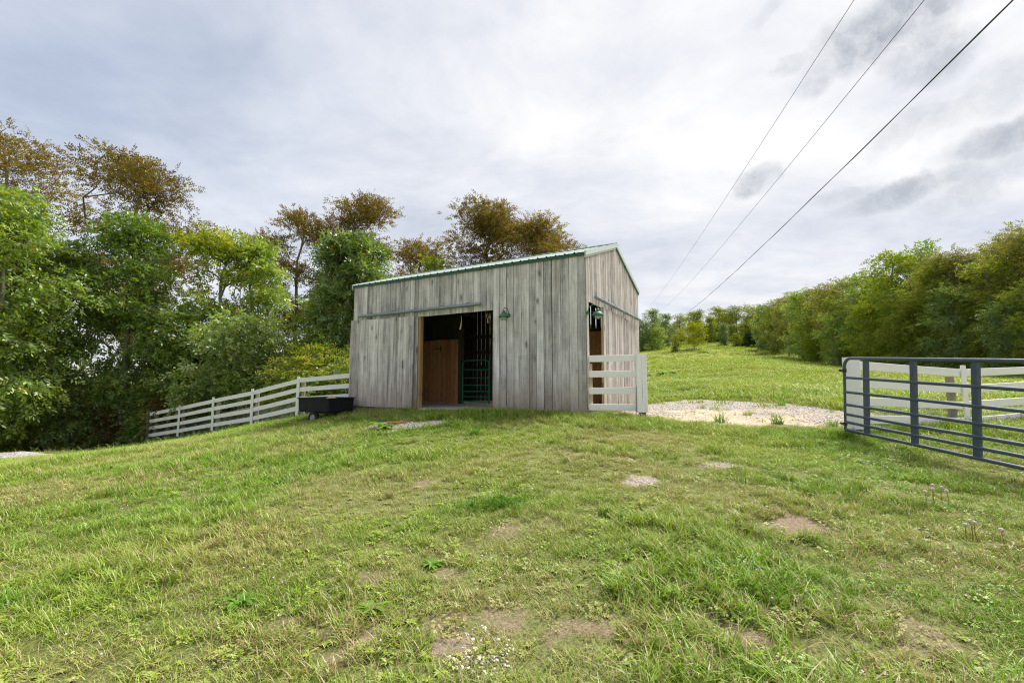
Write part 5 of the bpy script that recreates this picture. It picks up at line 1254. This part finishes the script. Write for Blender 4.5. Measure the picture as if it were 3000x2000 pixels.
# ------------------------------------------------------------------ weeds, seed heads, fallen leaves
def rosette(px, py, n, L, wdt, label, lift=.5, mat='leaf_weed', name='weed', seed=1):
    q = ground_hit(px, py); r_ = random.Random(seed); V = []; Fa = []; z0 = tz(q.x, q.y)
    for i in range(n):
        a = i*2.4+r_.uniform(-.3, .3); l_ = L*r_.uniform(.6, 1.15); w_ = wdt*r_.uniform(.75, 1.2); up = lift*r_.uniform(.5, 1.3); o_ = Vector((math.cos(a), math.sin(a), 0)); sd_ = Vector((-math.sin(a), math.cos(a), 0)); b = len(V)
        for k in range(6):
            f = k/5; c = o_*l_*(f*.92+.03)+Vector((0, 0, l_*(up*f*1.5-up*1.25*f*f)+.01)); ww = w_*math.sin(math.pi*min(1, f*.9+.07))**.8 if k < 5 else .001
            V += [c-sd_*ww+Vector((0, 0, ww*.12)), c, c+sd_*ww+Vector((0, 0, ww*.12))]
        for k in range(5):
            for e in (0, 1): Fa.append((b+3*k+e, b+3*k+e+1, b+3*k+4+e, b+3*k+3+e))
    o = mesh_obj(name, V, Fa, M[mat], None, (q.x, q.y, z0), smooth=True); tag(o, label, 'weed'); return o
rosette(1125, 1262, 17, .34, .055, 'broad leaved weed on the grey gravel patch before the sliding door', .75, seed=3)
rosette(1092, 1790, 16, .12, .016, 'broad plantain rosette on bare soil at the lower left of centre', .55, seed=4)
rosette(1265, 1662, 22, .10, .012, 'low spreading weed in the lawn above the broad plantain rosette', .4, seed=5)
rosette(700, 1770, 18, .16, .012, 'spiky green weed in the left foreground', .55, seed=9)
rosette(690, 1340, 16, .20, .014, 'spiky weed on the bare earth below the downhill fence', .6, seed=11)
for k_, (px, py, s_, lab) in enumerate(((2112, 1237, 1.0, 'bright grass clump at the lane edge, left one of two'), (2278, 1240, 1.0, 'bright grass clump at the lane edge, right one of two'), (15, 1790, .62, 'bright grass clump cut by the left edge of the lawn'), (1390, 1275, .75, 'spiky green clump in the grass right of the gravel patch'), (2440, 1247, .7, 'grass clump at the foot of the gate hinge post'), (985, 1235, .8, 'seeding grass clump beside the cart wheel'), (2290, 1185, .8, 'upright grass clump at the far side of the lane'))):
    q = ground_hit(px, py); me = blade_mesh('grass_clump', 60, .11*s_, .14*s_, .36*s_, .007*s_, .7, 70+k_, .45, 'leaf_weed', 4)
    o = bpy.data.objects.new('grass_clump', me); o.location = (q.x, q.y, tz(q.x, q.y)); link(o); tag(o, lab, 'grass clump')
# ferny weed patch
q = ground_hit(1460, 1492); rgf = np.random.default_rng(77); nn = 150; Pf = np.stack([rgf.normal(0, .16, nn), rgf.normal(0, .09, nn), rgf.uniform(0, .05, nn)], 1); Df = rgf.normal(size=(nn, 3)); Df[:, 2] = np.abs(Df[:, 2])+.5
Vf, Ff = spray_leaves(Pf, Df, rgf.uniform(.05, .10, nn), 9, .022, .006, rgf, .3)
o = mesh_obj('weed', Vf, Ff, M['leaf_weed'], None, (q.x, q.y, tz(q.x, q.y))); tag(o, 'ferny bright green weed patch in the middle of the lawn', 'weed')
m, t = material('seed_fluff'); principled(t, (.62, .56, .47), .95); M['fluff'] = m
m, t = material('reddish_stem'); principled(t, (.30, .17, .08), .8); M['stem'] = m
fl_me = None
def seedhead(px, py, h, lab, grp):
    q = ground_hit(px, py); r_ = empty('dandelion', (q.x, q.y, tz(q.x, q.y)), random.uniform(0, 6), lab, 'dandelion', grp)
    top = Vector((random.uniform(-.02, .02), random.uniform(-.02, .02), h))
    MB().tube([(0, 0, -.01), top*.5+Vector((.008, 0, 0)), top], [.0035, .003, .0028], 5).obj('stem', M['stem'], r_)
    m_ = MB(); rg_ = np.random.default_rng(int(px)); d = rg_.normal(size=(90, 3)); d /= np.linalg.norm(d, axis=1, keepdims=True)
    for v in d:
        v = Vector(v); o_ = v.orthogonal().normalized(); p_ = v.cross(o_); e = v*.017; m_.add([v*.006, e+o_*.006, e-o_*.003+p_*.005, e-o_*.003-p_*.005], [(0, 1, 2), (0, 2, 3), (0, 3, 1), (1, 3, 2)])
    me_o = m_.obj('seed_head', M['fluff'], r_, tuple(top))
for px, py, h, lab, grp in ((2735, 1478, .17, 'dandelion seed head in the cluster of five right of the lawn', 'cluster of five seed heads'), (2741, 1484, .15, 'dandelion seed head in the cluster of five right of the lawn', 'cluster of five seed heads'), (2712, 1480, .13, 'dandelion seed head in the cluster of five right of the lawn', 'cluster of five seed heads'), (2762, 1478, .15, 'dandelion seed head in the cluster of five right of the lawn', 'cluster of five seed heads'), (2780, 1484, .13, 'dandelion seed head in the cluster of five right of the lawn', 'cluster of five seed heads'),
                         (2850, 1588, .155, 'dandelion seed head in the cluster of three near the right edge', 'cluster of three seed heads'), (2866, 1592, .14, 'dandelion seed head in the cluster of three near the right edge', 'cluster of three seed heads'), (2832, 1590, .12, 'dandelion seed head in the cluster of three near the right edge', 'cluster of three seed heads'), (2954, 1622, .15, 'single tall dandelion seed head at the right edge', None)):
    seedhead(px, py, h, lab, grp)
m, t = material('dead_leaf'); info = t.node('ShaderNodeObjectInfo'); principled(t, t.ramp(info.outputs['Random'], [(0, (.22, .07, .025)), (.5, (.40, .17, .05)), (1, (.46, .28, .12))]), .8); M['dead'] = m
for k_, (px, py, s_, lab) in enumerate(((1297, 1346, .055, 'orange fallen leaf on the grass below the doorway'), (2316, 1318, .05, 'dark red fallen leaf on the grass before the gateway'), (2658, 1332, .075, 'orange fallen leaf under the steel gate'), (366, 1492, .06, 'large orange fallen leaf on the left lawn'), (192, 1440, .05, 'fallen leaf left of the large orange one'), (323, 1387, .06, 'brown fallen leaf high on the left lawn'), (1316, 1588, .04, 'tan curled leaf in the middle foreground'), (1965, 1332, .045, 'red fallen leaf near the bare spot by the gateway'), (1492, 1222, .07, 'rusty fallen leaf at the foot of the barn boards'), (1235, 1682, .03, 'small red brown leaf beside the low spreading weed'), (2345, 1240, .05, 'fallen leaf at the edge of the dirt lane'))):
    q = ground_hit(px, py); V = []; Fa = []
    for i in range(7):
        f = i/6; ww = s_*.36*math.sin(math.pi*(f*.92+.05)); V += [(f*s_-s_/2, -ww, ww*.5+.3*s_*f*f), (f*s_-s_/2, 0, .3*s_*f*f), (f*s_-s_/2, ww, ww*.6+.3*s_*f*f)]
    for i in range(6):
        for e in (0, 1): Fa.append((3*i+e, 3*i+e+1, 3*i+e+4, 3*i+e+3))
    o = mesh_obj('fallen_leaf', V, Fa, M['dead'], None, (q.x, q.y, tz(q.x, q.y)+.045), (random.uniform(-.3, .3), random.uniform(-.3, .3), random.uniform(0, 6))); tag(o, lab, 'leaf')
# white clover heads dotted through the lawn
m_ = MB(); ico = bmesh.new(); bmesh.ops.create_icosphere(ico, subdivisions=1, radius=.0065); iv = [tuple(v.co) for v in ico.verts]; ifc = [tuple(v.index for v in f.verts) for f in ico.faces]; ico.free()
for (px, py, n, sx, sy) in ((2700, 1360, 40, .7, .5), (2560, 1350, 26, .6, .4), (2600, 1430, 30, .6, .3), (2400, 1700, 14, .7, .5), (260, 1470, 22, 1.0, .5), (1900, 1340, 16, .6, .5), (1700, 1600, 10, .8, .5), (400, 1780, 8, .5, .3), (2820, 1370, 24, .5, .4), (2700, 1480, 22, .4, .3), (1200, 1850, 8, .6, .4)):
    q = ground_hit(px, py)
    for i in range(n):
        x, y = q.x+random.gauss(0, sx), q.y+random.gauss(0, sy); z = tz(x, y)+random.uniform(.04, .08); m_.add([(x+a, y+b, z+c) for a, b, c in iv], ifc)
o = m_.obj('clover_heads', M['fluff'], None); tag(o, 'tiny pale clover flower heads dotted through the lawn', 'flowers', None, 'stuff')
# weed clump on bare earth beyond the lane and grasses against the gable
for k_, (px, py, s_) in enumerate(((1940, 1100, 1.5), (1975, 1098, 1.1))):
    q = ground_hit(px, py); o = rosette(px, py, 40, .5*s_, .05*s_, ('big' if k_ == 0 else 'smaller')+' green weed by the bare earth in the pasture behind the short fence', .9, seed=30+k_)
